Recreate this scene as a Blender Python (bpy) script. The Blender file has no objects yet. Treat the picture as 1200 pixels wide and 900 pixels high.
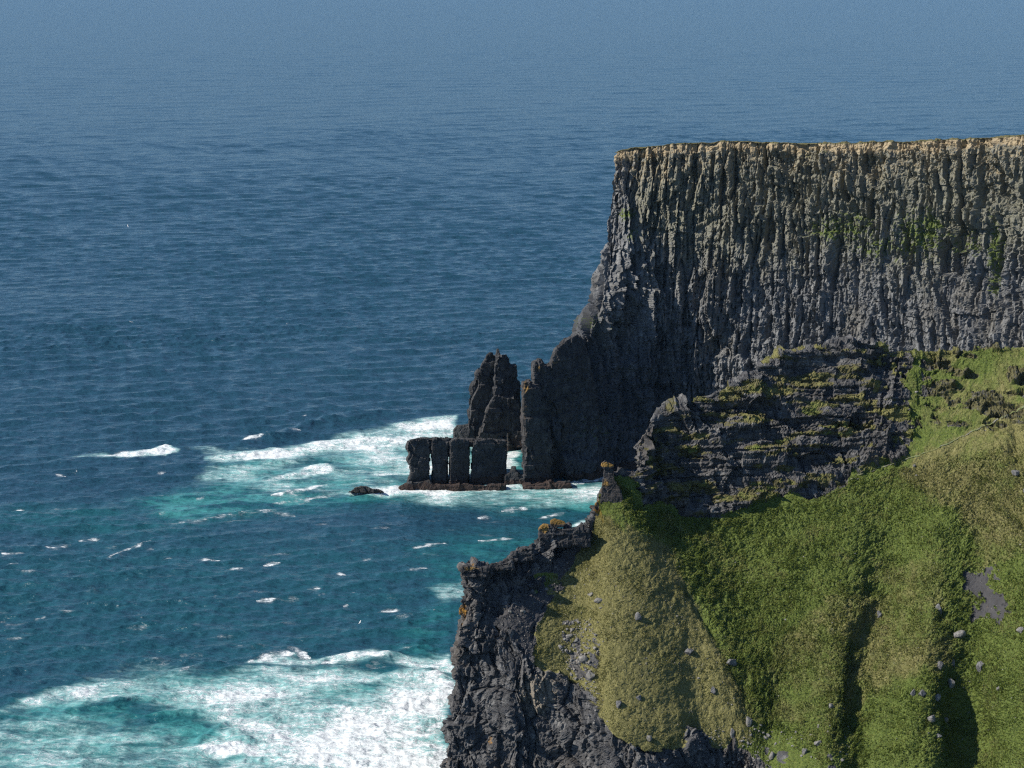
import bpy, math, random
import numpy as np
from mathutils import Vector
from mathutils.bvhtree import BVHTree

scene = bpy.context.scene
COL = scene.collection
R = math.radians

# ------------------------------------------------------------------ camera frame
CAM_H = 200.0
FPX = 2333.0                     # focal length in pixels of the 1200 px wide photograph
PITCH = math.atan(520.0 / FPX)   # the horizon lies above the frame
CP, SP = math.cos(PITCH), math.sin(PITCH)


def U(px, py, Y):
    """world point at world depth Y seen at photograph pixel (px, py)"""
    cx = (px - 600.0) / FPX
    cy = -(py - 450.0) / FPX
    dy = CP + cy * SP
    dz = -SP + cy * CP
    k = Y / dy
    return (cx * k, Y, CAM_H + dz * k)


def tanof(py):
    cy = -(py - 450.0) / FPX
    return (SP - cy * CP) / (CP + cy * SP)


def sea_pt(px, py):
    Y = CAM_H / tanof(py)
    p = U(px, py, Y)
    return (p[0], p[1])


# ------------------------------------------------------------------ numpy noise
def _h(*ints, seed=0):
    h = np.full(np.shape(ints[0]), (seed * 2654435761 + 97531) & 0xFFFFFFFF, dtype=np.uint32)
    for k, i in enumerate(ints):
        h = h ^ (np.asarray(i).astype(np.int64).astype(np.uint32) * np.uint32((0x9E3779B1, 0x85EBCA77, 0xC2B2AE3D)[k]))
        h = h ^ (h >> np.uint32(15))
        h = h * np.uint32(0x2C1B3C6D)
        h = h ^ (h >> np.uint32(12))
        h = h * np.uint32(0x297A2D39)
        h = h ^ (h >> np.uint32(15))
    return h.astype(np.float32) * np.float32(1.0 / 4294967296.0)


def vn2(x, y, seed=0):
    ix = np.floor(x); iy = np.floor(y)
    fx = x - ix; fy = y - iy
    fx = fx * fx * fx * (fx * (fx * 6 - 15) + 10); fy = fy * fy * fy * (fy * (fy * 6 - 15) + 10)
    ix = ix.astype(np.int64); iy = iy.astype(np.int64)
    a = _h(ix, iy, seed=seed); b = _h(ix + 1, iy, seed=seed)
    c = _h(ix, iy + 1, seed=seed); d = _h(ix + 1, iy + 1, seed=seed)
    return ((a + (b - a) * fx) * (1 - fy) + (c + (d - c) * fx) * fy) * 2 - 1


def fbm2(x, y, octaves=4, seed=0, gain=0.5):
    s = 0; a = 1.0; t = 0
    for o in range(octaves):
        s = s + a * vn2(x + 17.3 * o, y - 9.1 * o, seed + o * 7); t += a
        a *= gain; x = x * 2.03; y = y * 2.03
    return s / t


def vn3(x, y, z, seed=0):
    ix = np.floor(x); iy = np.floor(y); iz = np.floor(z)
    f = [x - ix, y - iy, z - iz]
    f = [q * q * (3 - 2 * q) for q in f]
    ix = ix.astype(np.int64); iy = iy.astype(np.int64); iz = iz.astype(np.int64)
    r = 0
    for dx in (0, 1):
        wx = f[0] if dx else 1 - f[0]
        for dy in (0, 1):
            wy = f[1] if dy else 1 - f[1]
            for dz in (0, 1):
                wz = f[2] if dz else 1 - f[2]
                r = r + wx * wy * wz * _h(ix + dx, iy + dy, iz + dz, seed=seed)
    return r * 2 - 1


def fbm3(p, sc, octaves=4, seed=0):
    s = 0; a = 1.0; t = 0
    x, y, z = [p[..., k] / sc for k in range(3)]
    for o in range(octaves):
        s = s + a * vn3(x, y, z, seed + 5 * o); t += a
        a *= 0.5; x = x * 2.03 + 3.1; y = y * 2.03 - 7.7; z = z * 2.03 + 1.9
    return s / t


def facet2(x, y, seed=0, tilt=0.8):
    """broken rock: every Voronoi cell is a plane of its own height and tilt; also the distance to the cell's border"""
    ix = np.floor(x).astype(np.int64); iy = np.floor(y).astype(np.int64)
    best = np.full(x.shape, 9e9, dtype=np.float32); second = best.copy()
    val = np.zeros(x.shape, dtype=np.float32)
    for dx in (-1, 0, 1):
        for dy in (-1, 0, 1):
            cx = ix + dx; cy = iy + dy
            sx = cx + _h(cx, cy, seed=seed); sy = cy + _h(cx, cy, seed=seed + 1)
            ex = x - sx; ey = y - sy
            d = ex * ex + ey * ey
            v = (_h(cx, cy, seed=seed + 2) * 2 - 1) + tilt * ((_h(cx, cy, seed=seed + 3) * 2 - 1) * ex + (_h(cx, cy, seed=seed + 4) * 2 - 1) * ey)
            m = d < best
            second = np.where(m, best, np.minimum(second, d))
            val = np.where(m, v, val)
            best = np.where(m, d, best)
    return val, np.sqrt(second) - np.sqrt(best)


def facet3(p, sc, seed=0, tilt=0.8):
    x, y, z = [(p[..., k] / s) for k, s in enumerate(sc)]
    ix, iy, iz = [np.floor(q).astype(np.int64) for q in (x, y, z)]
    best = np.full(x.shape, 9e9, dtype=np.float32); val = np.zeros(x.shape, dtype=np.float32)
    for dx in (-1, 0, 1):
        for dy in (-1, 0, 1):
            for dz in (-1, 0, 1):
                cx = ix + dx; cy = iy + dy; cz = iz + dz
                ex = x - cx - _h(cx, cy, cz, seed=seed); ey = y - cy - _h(cx, cy, cz, seed=seed + 1); ez = z - cz - _h(cx, cy, cz, seed=seed + 2)
                d = ex * ex + ey * ey + ez * ez
                v = (_h(cx, cy, cz, seed=seed + 3) * 2 - 1) + tilt * ((_h(cx, cy, cz, seed=seed + 4) * 2 - 1) * ex + (_h(cx, cy, cz, seed=seed + 5) * 2 - 1) * ey + (_h(cx, cy, cz, seed=seed + 6) * 2 - 1) * ez)
                m = d < best
                val = np.where(m, v, val); best = np.where(m, d, best)
    return val


def sstep(a, b, x):
    t = np.clip((x - a) / (b - a), 0, 1)
    return t * t * (3 - 2 * t)


# ------------------------------------------------------------------ mesh helpers
def mesh_from(name, verts, faces, mat, attrs=None, smooth=False, parent=None):
    """verts (n,3); faces (m,k) all the same k"""
    verts = np.ascontiguousarray(verts, dtype=np.float32).reshape(-1, 3)
    faces = np.ascontiguousarray(faces, dtype=np.int32)
    me = bpy.data.meshes.new(name)
    n, k = faces.shape
    me.vertices.add(len(verts)); me.vertices.foreach_set('co', verts.ravel())
    me.loops.add(n * k); me.loops.foreach_set('vertex_index', faces.ravel())
    me.polygons.add(n); me.polygons.foreach_set('loop_start', np.arange(0, n * k, k, dtype=np.int32))
    me.polygons.foreach_set('use_smooth', np.full(n, smooth, dtype=bool))
    me.update(calc_edges=True)
    for an, av in (attrs or {}).items():
        a = me.attributes.new(an, 'FLOAT', 'POINT')
        a.data.foreach_set('value', np.ascontiguousarray(av, dtype=np.float32).ravel())
    me.materials.append(mat)
    o = bpy.data.objects.new(name, me)
    COL.objects.link(o)
    if parent is not None:
        o.parent = parent
    return o


def grid_faces(nu, nv):
    i = np.arange(nu * nv).reshape(nu, nv)
    return np.stack([i[:-1, :-1], i[1:, :-1], i[1:, 1:], i[:-1, 1:]], -1).reshape(-1, 4)


def submesh(P, F, keep, attrs):
    """the faces F[keep] with only the points they use"""
    f = F[keep]
    used, inv = np.unique(f.ravel(), return_inverse=True)
    return P[used], inv.reshape(f.shape), {k: v[used] for k, v in attrs.items()}


def tag(o, label=None, cat=None, group=None, kind=None):
    if label: o['label'] = label
    if cat: o['category'] = cat
    if group: o['group'] = group
    if kind: o['kind'] = kind
    return o


def resample(net, seg, axis):
    """Catmull-Rom (centripetal-ish, clamped tangents) along one axis of a control net; seg = subdivisions per span"""
    net = np.moveaxis(np.asarray(net, dtype=np.float64), axis, 0)
    n = len(net)
    out = []
    m = np.zeros_like(net)
    for i in range(n):
        a = net[max(i - 1, 0)]; b = net[min(i + 1, n - 1)]
        m[i] = (b - a) * (0.5 if 0 < i < n - 1 else 1.0)
        if 0 < i < n - 1:      # keep tangents short next to short spans
            la = np.linalg.norm(net[i] - a, axis=-1, keepdims=True); lb = np.linalg.norm(b - net[i], axis=-1, keepdims=True)
            lm = np.linalg.norm(m[i], axis=-1, keepdims=True) + 1e-9
            m[i] = m[i] * np.minimum(1.0, 1.0 * np.minimum(la, lb) / lm)
    for i in range(n - 1):
        k = seg[i]
        t = (np.arange(k) / k).reshape([-1] + [1] * (net.ndim - 1))
        h00 = 2 * t ** 3 - 3 * t ** 2 + 1; h10 = t ** 3 - 2 * t ** 2 + t
        h01 = -2 * t ** 3 + 3 * t ** 2; h11 = t ** 3 - t ** 2
        out.append(h00 * net[i] + h10 * m[i] + h01 * net[i + 1] + h11 * m[i + 1])
    out.append(net[-1:])
    return np.moveaxis(np.concatenate(out, 0), 0, axis)


def loft(net, su, sv):
    net = np.asarray(net, dtype=np.float64)
    return resample(resample(net, su, 0), sv, 1)


def seg_counts(net, axis, step, lo=1, hi=4000, coarse=None):
    net = np.moveaxis(np.asarray(net, dtype=np.float64), axis, 0)
    d = np.linalg.norm(np.diff(net, axis=0), axis=-1)
    d = np.median(d.reshape(len(net) - 1, -1), axis=1)
    return [int(np.clip(math.ceil(q / (step if not coarse or i not in coarse else coarse[i])), lo, hi)) for i, q in enumerate(d)]


def normals(P):
    du = np.gradient(P, axis=0); dv = np.gradient(P, axis=1)
    n = np.cross(du, dv)
    return n / (np.linalg.norm(n, axis=-1, keepdims=True) + 1e-9)


def arclen(P, axis):
    d = np.linalg.norm(np.diff(P, axis=axis), axis=-1)
    z = np.zeros_like(np.take(P[..., 0], [0], axis=axis))
    return np.concatenate([z, np.cumsum(d, axis=axis)], axis=axis)


def in_poly(x, y, poly):
    """signed membership of points in a polygon and distance to its outline (positive inside)"""
    inside = np.zeros(x.shape, bool)
    dist = np.full(x.shape, 1e9)
    n = len(poly)
    for i in range(n):
        x1, y1 = poly[i]; x2, y2 = poly[(i + 1) % n]
        c = ((y1 > y) != (y2 > y)) & (x < (x2 - x1) * (y - y1) / ((y2 - y1) if y2 != y1 else 1e-9) + x1)
        inside ^= c
        dx, dy = x2 - x1, y2 - y1
        t = np.clip(((x - x1) * dx + (y - y1) * dy) / (dx * dx + dy * dy + 1e-9), 0, 1)
        dist = np.minimum(dist, np.hypot(x - x1 - t * dx, y - y1 - t * dy))
    return np.where(inside, dist, -dist)


def polyline_dist(x, y, pts):
    """distance to a polyline, and the position 0..1 along it of the nearest point, and the signed side"""
    best = np.full(x.shape, 1e9); tt = np.zeros(x.shape); side = np.zeros(x.shape)
    n = len(pts) - 1
    for i in range(n):
        x1, y1 = pts[i]; x2, y2 = pts[i + 1]
        dx, dy = x2 - x1, y2 - y1
        t = np.clip(((x - x1) * dx + (y - y1) * dy) / (dx * dx + dy * dy + 1e-9), 0, 1)
        ex = x - x1 - t * dx; ey = y - y1 - t * dy
        d = np.hypot(ex, ey)
        m = d < best
        best = np.where(m, d, best); tt = np.where(m, (i + t) / n, tt)
        side = np.where(m, np.sign(dx * ey - dy * ex), side)
    return best, tt, side


def picpos(P):
    """front-elevation chart of the cliffs: the pixel chart the control nets were traced in"""
    x = P[..., 0]; y = P[..., 1]; z = P[..., 2] - CAM_H
    f = y * CP - z * SP; u = y * SP + z * CP
    return 600 + FPX * x / f, 450 - FPX * u / f


# ------------------------------------------------------------------ materials
class NT:
    def __init__(self, name, volume=False):
        self.m = bpy.data.materials.new(name); self.m.use_nodes = True
        self.t = self.m.node_tree; self.t.nodes.clear()
        self.out = self.t.nodes.new('ShaderNodeOutputMaterial')

    def n(self, typ, ins=None, **kw):
        nd = self.t.nodes.new(typ)
        for k, v in kw.items():
            setattr(nd, k, v)
        for k, v in (ins or {}).items():
            s = nd.inputs[k]
            if hasattr(v, 'is_output') or isinstance(v, bpy.types.NodeSocket):
                self.t.links.new(v, s)
            else:
                s.default_value = v
        return nd

    def pos(self, scale=(1, 1, 1)):
        tc = self.n('ShaderNodeTexCoord')
        mp = self.n('ShaderNodeMapping', {'Vector': tc.outputs['Object'], 'Scale': scale})
        return mp.outputs[0]

    def noise(self, scale=(1, 1, 1), s=1.0, detail=4, rough=0.55, dist=0.0, vec=None):
        nd = self.n('ShaderNodeTexNoise', {'Vector': vec if vec is not None else self.pos(scale), 'Scale': s, 'Detail': detail, 'Roughness': rough, 'Distortion': dist})
        return nd.outputs['Fac']

    def ramp(self, fac, stops, interp='LINEAR'):
        nd = self.n('ShaderNodeValToRGB', {'Fac': fac})
        cr = nd.color_ramp; cr.interpolation = interp
        while len(cr.elements) < len(stops): cr.elements.new(0.5)
        for e, (p, c) in zip(cr.elements, stops):
            e.position = p
            e.color = (c, c, c, 1) if not hasattr(c, '__len__') else (*c, 1)
        return nd.outputs['Color']

    def attr(self, name):
        return self.n('ShaderNodeAttribute', attribute_name=name).outputs['Fac']

    def mix(self, fac, a, b, blend='MIX'):
        nd = self.n('ShaderNodeMix', data_type='RGBA', blend_type=blend)
        for k, v in ((0, fac), (6, a), (7, b)):
            if isinstance(v, bpy.types.NodeSocket): self.t.links.new(v, nd.inputs[k])
            else: nd.inputs[k].default_value = v if k == 0 else (*v, 1)
        return nd.outputs[2]

    def math(self, op, a, b=0.0, c=None, clamp=False):
        nd = self.n('ShaderNodeMath', operation=op, use_clamp=clamp)
        for k, v in enumerate((a, b) if c is None else (a, b, c)):
            if isinstance(v, bpy.types.NodeSocket): self.t.links.new(v, nd.inputs[k])
            else: nd.inputs[k].default_value = v
        return nd.outputs[0]

    def map(self, v, a, b, c=0.0, d=1.0, smooth=True):
        nd = self.n('ShaderNodeMapRange', interpolation_type='SMOOTHSTEP' if smooth else 'LINEAR')
        for k, q in enumerate((v, a, b, c, d)):
            if isinstance(q, bpy.types.NodeSocket): self.t.links.new(q, nd.inputs[k])
            else: nd.inputs[k].default_value = q
        return nd.outputs[0]

    def surf(self, color, rough=0.9, normal=None, spec=0.3, **kw):
        ins = {'Base Color': color if isinstance(color, bpy.types.NodeSocket) else (*color, 1), 'Roughness': rough, 'Specular IOR Level': spec}
        if normal is not None: ins['Normal'] = normal
        ins.update(kw)
        b = self.n('ShaderNodeBsdfPrincipled', ins)
        self.t.links.new(b.outputs[0], self.out.inputs['Surface'])
        return self.m

    def bump(self, h, dist=0.1, strength=1.0, normal=None):
        ins = {'Height': h, 'Distance': dist, 'Strength': strength}
        if normal is not None: ins['Normal'] = normal
        return self.n('ShaderNodeBump', ins).outputs[0]


def rock_material(name, dark, mid, light, brown, tint=None, strat=0.25, zs=0.35, lich=None, k=1.0):
    t = NT(name)
    big = t.noise((0.06, 0.06, 0.03), 1.0, 4)
    med = t.noise((0.5, 0.5, 0.25), 1.0, 6, 0.65)
    c = t.ramp(med, [(0.3, dark), (0.52, mid), (0.74, light)])
    c = t.mix(t.map(big, 0.5, 0.68, 0, 0.7), c, brown)
    lay = t.noise((0.05, 0.05, 2.2), 1.0, 3, 0.6)
    c = t.mix(t.map(lay, 0.5, 0.62, 0, strat), c, tuple(q * 0.55 for q in mid))
    st = t.noise((1.1, 1.1, 0.03), 1.0, 3, 0.6)      # seepage streaks that run down
    c = t.mix(t.map(st, 0.60, 0.72, 0, zs), c, light)
    c = t.mix(t.map(st, 0.42, 0.28, 0, zs), c, tuple(q * 0.5 for q in dark))
    if lich:
        for an, colr, lo, hi in lich:
            nn = t.noise((0.9, 0.9, 0.9), 1.0, 5, 0.7)
            f = t.map(t.math('ADD', t.attr(an), t.math('MULTIPLY', t.math('SUBTRACT', nn, 0.5), 1.6)), lo, hi)
            g = t.mix(t.noise((0.35, 0.35, 0.35), 1.0, 3), tuple(q * 0.6 for q in colr), tuple(q * 1.5 for q in colr))
            c = t.mix(f, c, g)
    fine = t.noise((2.6, 2.6, 2.6), 1.0, 5, 0.7)
    bm = t.bump(fine, 0.25, 0.8)
    return t.surf(c, 0.85, bm, 0.25)

# ------------------------------------------------------------------ light, sky, camera
SUN_EL = R(38.0)
SUN_AZ_VEC = (-0.968, -0.250)          # horizontal direction towards the sun: from the left, a little beyond
sunv = Vector((SUN_AZ_VEC[0] * math.cos(SUN_EL), SUN_AZ_VEC[1] * math.cos(SUN_EL), math.sin(SUN_EL))).normalized()
w = bpy.data.worlds.new('World'); scene.world = w; w.use_nodes = True
wt = w.node_tree
bg = wt.nodes['Background']
sky = wt.nodes.new('ShaderNodeTexSky'); sky.sky_type = 'NISHITA'; sky.sun_disc = False
sky.sun_elevation = SUN_EL
sky.sun_rotation = math.atan2(sunv.x, sunv.y)
sky.altitude = 2200.0
sky.air_density = 1.0; sky.dust_density = 0.0; sky.ozone_density = 4.0
wt.links.new(sky.outputs[0], bg.inputs['Color']); bg.inputs['Strength'].default_value = 0.10
sl = bpy.data.lights.new('sun', 'SUN'); sl.energy = 4.6; sl.angle = R(0.5); sl.color = (1.0, 0.93, 0.82)
so = bpy.data.objects.new('sun', sl); COL.objects.link(so)
so.rotation_euler = (-sunv).to_track_quat('-Z', 'Y').to_euler()
so.location = (-400, 300, 500)

cd = bpy.data.cameras.new('camera'); cam = bpy.data.objects.new('camera', cd); COL.objects.link(cam)
cam.location = (0, 0, CAM_H)
cam.rotation_euler = (math.pi / 2 - PITCH, 0, 0)
cd.sensor_width = 36.0; cd.lens = FPX * 36.0 / 1200.0
cd.clip_start = 1.0; cd.clip_end = 90000.0
scene.camera = cam
vs = scene.view_settings
vs.view_transform = 'Standard'; vs.look = 'None'; vs.gamma = 1.0; vs.exposure = 0.65; vs.use_curve_mapping = False

# ------------------------------------------------------------------ the sea
QY = 0.33                              # the chart of the water: (x, QY * y)


def W(pts):
    return [(a, QY * b) for a, b in (sea_pt(*p) for p in pts)]


def build_sea():
    a_in = np.linspace(R(-16.6), R(16.6), 960)
    a_out = R(16.6) + np.cumsum(np.geomspace(R(0.06), R(24), 26))
    a_out = a_out * (math.pi - R(16.6) - R(1.0)) / (a_out[-1] - R(16.6)) + (R(16.6) - R(16.6) * (math.pi - R(16.6) - R(1.0)) / (a_out[-1] - R(16.6)))
    az = np.concatenate([-a_out[::-1], a_in, a_out])
    rr = [30, 120, 220, 300, 350, 380, 400]
    r = 400.0
    while r < 70000:
        r += max(0.5, r * r / (4.2e5 if r < 1000 else 7.5e5)) if r < 9000 else r * 0.12
        rr.append(r)
    rr = np.array(rr)
    A, Rr = np.meshgrid(az, rr, indexing='ij')
    X = Rr * np.sin(A); Y = Rr * np.cos(A)
    dr = np.gradient(rr)[None, :] + 0 * A
    Z = np.zeros_like(X); DX = np.zeros_like(X); DY = np.zeros_like(X)
    rng = np.random.RandomState(5)
    fade_out = sstep(R(26), R(17), np.abs(A))
    grp = 0.75 + 0.5 * fbm2(X / 140, Y / 140, 3, seed=3)
    K = 58
    wob = [0.45 * fbm2(X / q + q, Y / q, 2, seed=40 + q) for q in (23, 41, 67, 110)]
    # wind sea and swell, running towards the camera and a little to the right
    for i in range(K):
        lam = 2.6 * (70 / 2.6) ** (i / (K - 1)) * rng.uniform(0.92, 1.08)
        spread = 0.55 if lam < 14 else 0.32
        th = math.atan2(-0.93, 0.30) + rng.normal() * spread
        slope = 0.078 if lam < 9 else (0.062 if lam < 20 else 0.008)
        a = slope * lam / (2 * math.pi)
        kx, ky = math.cos(th) * 2 * math.pi / lam, math.sin(th) * 2 * math.pi / lam
        lod = sstep(1.9, 3.2, lam / dr)
        ph = kx * (X + wob[i % 4] * lam) + ky * (Y + wob[(i + 1) % 4] * lam) + rng.uniform(0, 6.28)
        c = 0.5 + 0.5 * np.cos(ph)
        q = 0.8 * a * lod * fade_out * np.sin(ph) * (grp if lam < 30 else 1.0)
        DX -= q * math.cos(th); DY -= q * math.sin(th)
        Z += a * lod * fade_out * (2 * c ** 1.7 - 0.9) * (grp if lam < 30 else 1.0)
    gx, gy = X, QY * Y
    warpx = 8.0 * fbm2(gx / 22, gy / 9, 4, seed=11); warpy = 2.8 * fbm2(gx / 22 + 7, gy / 9, 3, seed=12)
    foam = np.zeros_like(X); teal = np.zeros_like(X)

    near = (Rr < 1400) & (np.abs(A) < R(17.5))
    nx = (gx + warpx)[near]; ny = (gy + warpy)[near]
    nx2 = (gx + 0.25 * warpx)[near]; ny2 = (gy + 0.25 * warpy)[near]
    lace = fbm2(X[near] / 2.2, Y[near] / 3.0, 3, seed=15)
    fo = np.zeros(nx.shape); te = np.zeros(nx.shape); cap = np.zeros(nx.shape); zz = np.zeros(nx.shape)

    def area(pts, val, soft, target, exact=False):
        val = min(val, 0.80)
        d = in_poly(nx2 if exact else nx, ny2 if exact else ny, W(pts))
        v = val * sstep(-soft, soft, d)
        np.maximum(target, v, out=target)

    def stroke(pts, wid, val, target, exact=True, taper=True):
        if target is fo: target = cap
        val = val * (0.95 if wid > 1.25 else 0.80)
        wid = wid * (1.1 if wid > 1.25 else 0.8)
        d, t, s = polyline_dist(nx2 if exact else nx, ny2 if exact else ny, W(pts))
        ww = wid * (np.sin(np.clip(t, 0.02, 0.98) * math.pi) ** 0.5 if taper else 1.0)
        v = val * sstep(1.0, 0.0, d / (ww + 1e-6)) * np.clip(0.85 + 0.9 * lace, 0.2, 1.15)
        np.maximum(target, v, out=target)

    # green, aerated water
    area([(185, 612), (150, 585), (260, 560), (250, 540), (420, 520), (545, 508), (700, 545), (705, 600), (640, 606), (560, 590), (440, 588), (330, 604)], 0.85, 5.0, te)
    area([(470, 560), (705, 558), (708, 612), (620, 600), (480, 585)], 0.95, 4.0, te)
    area([(0, 590), (160, 590), (230, 625), (120, 640), (0, 615)], 0.45, 6.0, te)
    area([(470, 640), (560, 620), (700, 615), (650, 650), (545, 700), (530, 790), (440, 770), (490, 720), (500, 680)], 0.62, 6.0, te)
    area([(0, 825), (60, 800), (160, 785), (330, 780), (530, 780), (530, 930), (-60, 930)], 1.0, 4.0, te)
    area([(-30, 640), (330, 620), (560, 640), (560, 780), (-30, 800)], 0.26, 8.0, te)
    # white water
    area([(545, 487), (500, 491), (452, 500), (400, 511), (330, 521), (240, 537), (300, 541), (390, 530), (460, 526), (545, 516)], 0.78, 3.0, fo)
    area([(380, 524), (460, 512), (548, 500), (548, 560), (480, 562), (420, 556), (360, 536)], 0.62, 6.0, fo)
    area([(250, 545), (420, 525), (475, 545), (465, 575), (330, 580), (230, 566)], 0.40, 8.0, fo)
    area([(90, 538), (150, 530), (188, 521), (203, 528), (190, 533), (150, 537)], 0.78, 1.3, fo)
    stroke([(112, 536), (150, 532), (185, 526), (200, 527)], 1.6, 1.0, fo)
    area([(205, 522), (300, 524), (330, 533), (240, 534)], 0.42, 2.0, fo)
    stroke([(276, 517), (292, 513), (308, 513)], 1.6, 0.95, fo); stroke([(308, 513), (322, 508)], 0.9, 0.8, fo)
    area([(312, 563), (340, 555), (362, 546), (380, 545), (394, 553), (378, 560), (345, 562)], 0.8, 1.2, fo)
    stroke([(318, 562), (350, 556), (380, 550), (390, 553)], 1.8, 1.0, fo)
    stroke([(316, 580), (350, 575), (385, 566)], 2.2, 0.95, fo)
    stroke([(318, 588), (360, 583), (395, 578)], 1.4, 0.7, fo)
    stroke([(250, 606), (300, 598), (345, 604)], 2.5, 0.5, fo, taper=True)
    stroke([(200, 612), (250, 606)], 2.0, 0.45, fo)
    area([(405, 575), (430, 569), (470, 565), (545, 568), (620, 572), (660, 570), (640, 579), (520, 580), (440, 579)], 0.85, 1.6, fo)
    area([(600, 560), (612, 510), (545, 510), (560, 560)], 0.65, 2.0, fo)
    area([(440, 578), (560, 572), (700, 563), (705, 592), (600, 596), (500, 592)], 0.58, 3.0, fo)
    stroke([(500, 570), (516, 566), (530, 572)], 2.0, 1.0, fo)
    stroke([(655, 568), (690, 560), (740, 557)], 2.4, 0.75, fo)
    stroke([(590, 598), (620, 596)], 1.5, 0.7, fo); stroke([(630, 606), (662, 602)], 1.5, 0.7, fo)
    area([(650, 617), (672, 610), (700, 609), (704, 618), (680, 622)], 0.9, 1.2, fo)
    area([(60, 806), (130, 784), (255, 788), (330, 782), (440, 792), (470, 800), (330, 830), (262, 846), (170, 818), (100, 822), (0, 838)], 0.72, 4.0, fo)
    area([(250, 846), (330, 812), (440, 806), (480, 794), (512, 800), (528, 815), (527, 930), (230, 930), (270, 880)], 0.74, 4.0, fo)
    area([(-40, 850), (90, 838), (240, 862), (260, 930), (-40, 930)], 0.50, 5.0, fo)
    area([(-40, 868), (200, 868), (250, 930), (-40, 930)], 0.56, 5.0, fo)
    area([(284, 775), (312, 760), (335, 757), (360, 766), (384, 774), (350, 778), (310, 779)], 0.74, 1.6, fo)
    stroke([(290, 775), (320, 766), (340, 762), (362, 768)], 2.0, 1.0, fo)
    area([(372, 772), (424, 765), (462, 766), (466, 774), (430, 778), (384, 781)], 0.70, 1.5, fo)
    stroke([(376, 776), (424, 769), (462, 770)], 1.6, 0.95, fo)
    stroke([(380, 790), (393, 786), (403, 780)], 1.2, 0.95, fo)
    area([(440, 800), (470, 782), (500, 786), (526, 800), (522, 850), (470, 850)], 0.80, 3.0, fo)
    area([(225, 875), (262, 850), (290, 868), (285, 893), (250, 897)], 0.80, 1.6, fo)
    area([(466, 770), (536, 757), (536, 795), (480, 786)], 0.62, 2.2, fo)
    area([(500, 690), (545, 680), (545, 700), (520, 708)], 0.32, 2.0, fo)
    # whitecaps out on the water
    for s in ([(124, 654), (150, 643), (163, 640), (177, 630)], [(170, 642), (181, 643)], [(356, 690), (372, 690)], [(368, 697), (378, 696)],
              [(16, 597), (30, 596)], [(62, 556), (75, 557)], [(184, 553), (196, 552)], [(0, 660), (18, 658)], [(0, 647), (26, 645)], [(22, 669), (44, 670)],
              [(232, 655), (262, 657)], [(232, 583), (244, 581)], [(186, 602), (196, 601)], [(380, 488), (414, 484)], [(340, 507), (352, 505)],
              [(352, 488), (360, 486)], [(410, 655), (432, 652)], [(390, 670), (402, 672)], [(300, 703), (330, 701)], [(470, 668), (500, 664)],
              [(310, 661), (328, 658)], [(440, 716), (470, 712)], [(50, 640), (80, 638)], [(90, 634), (118, 632)], [(270, 667), (290, 666)], [(482, 640), (520, 636)],
              [(560, 633), (600, 630)], [(560, 605), (580, 604)], [(250, 698), (254, 697)], [(402, 708), (408, 707)], [(208, 790), (228, 781)], [(38, 725), (52, 722)]):
        stroke(s, 1.25, 0.9, fo)
    for i in range(30):
        px = rng.uniform(-30, 720); py = 250 + 520 * rng.uniform() ** 0.6
        L = rng.uniform(3, 12)
        stroke([(px, py), (px + L, py - rng.uniform(-0.5, 2.5))], rng.uniform(0.3, 0.6), rng.uniform(0.5, 0.8), fo)
    for i in range(130):
        px = rng.uniform(-30, 720); py = rng.uniform(560, 790)
        L = rng.uniform(8, 40)
        stroke([(px, py), (px + L, py - rng.uniform(-1.0, 4))], rng.uniform(0.5, 1.4), rng.uniform(0.25, 0.5), fo)

    # breaking crests: steep towards the camera, long at the back
    def breaker(pts, hgt, front, back):
        d, t, s = polyline_dist(nx2, ny2, W(pts))
        d = d / QY
        s = -s                                     # +1 seaward of the line
        e = np.sin(np.clip(t, 0, 1) * math.pi) ** 0.6
        prof = np.where(s > 0, np.exp(-(d / back) ** 2), np.exp(-(d / front) ** 2))
        np.maximum(zz, 0, out=zz)
        zz[:] = np.maximum(zz, 0.55 * hgt * e * prof * (1 + 0.5 * fbm2(nx / 6, ny / 3, 3, seed=14)))

    breaker([(268, 522), (300, 514), (340, 505), (380, 492), (430, 484), (480, 478)], 3.8, 5.0, 10)
    breaker([(60, 538), (105, 534), (160, 529), (195, 522), (220, 524)], 1.5, 3.0, 8)
    breaker([(300, 562), (345, 553), (375, 546), (400, 552)], 2.1, 3.0, 7)
    breaker([(316, 580), (350, 573), (395, 566)], 1.1, 2.5, 5)
    breaker([(270, 772), (310, 761), (335, 758), (375, 768)], 1.2, 2.2, 6)
    breaker([(365, 772), (424, 766), (470, 767), (490, 775)], 1.5, 2.2, 5)
    breaker([(370, 790), (393, 785), (410, 779)], 1.1, 2.0, 4)
    breaker([(430, 800), (470, 784), (500, 787), (530, 800)], 2.0, 2.6, 6)
    breaker([(215, 875), (262, 850), (300, 870)], 1.7, 2.2, 5)
    breaker([(60, 835), (110, 818), (170, 822), (230, 835)], 1.0, 2.5, 5)
    breaker([(115, 655), (150, 643), (185, 629)], 1.0, 2.5, 6)
    breaker([(30, 525), (150, 515), (160, 513)], 0.9, 4, 9)
    breaker([(160, 625), (200, 612), (260, 604), (350, 600), (400, 600)], 1.0, 4, 8)
    breaker([(196, 788), (232, 779), (262, 775)], 1.0, 2, 5)
    # tumbling white water is lumpy
    lum = fbm2(X[near] / 2.6, Y[near] / 3.4, 4, seed=77)
    zz += 0.40 * sstep(0.5, 0.85, fo) * (np.abs(lum) * 1.5)
    # the white water thins out in streaks and holes
    st1 = fbm2(nx2 / 13.0 + 0.3 * lace, ny2 / 2.4, 4, seed=16); st2 = fbm2(nx2 / 34.0, ny2 / 7.0, 3, seed=17)
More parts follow.
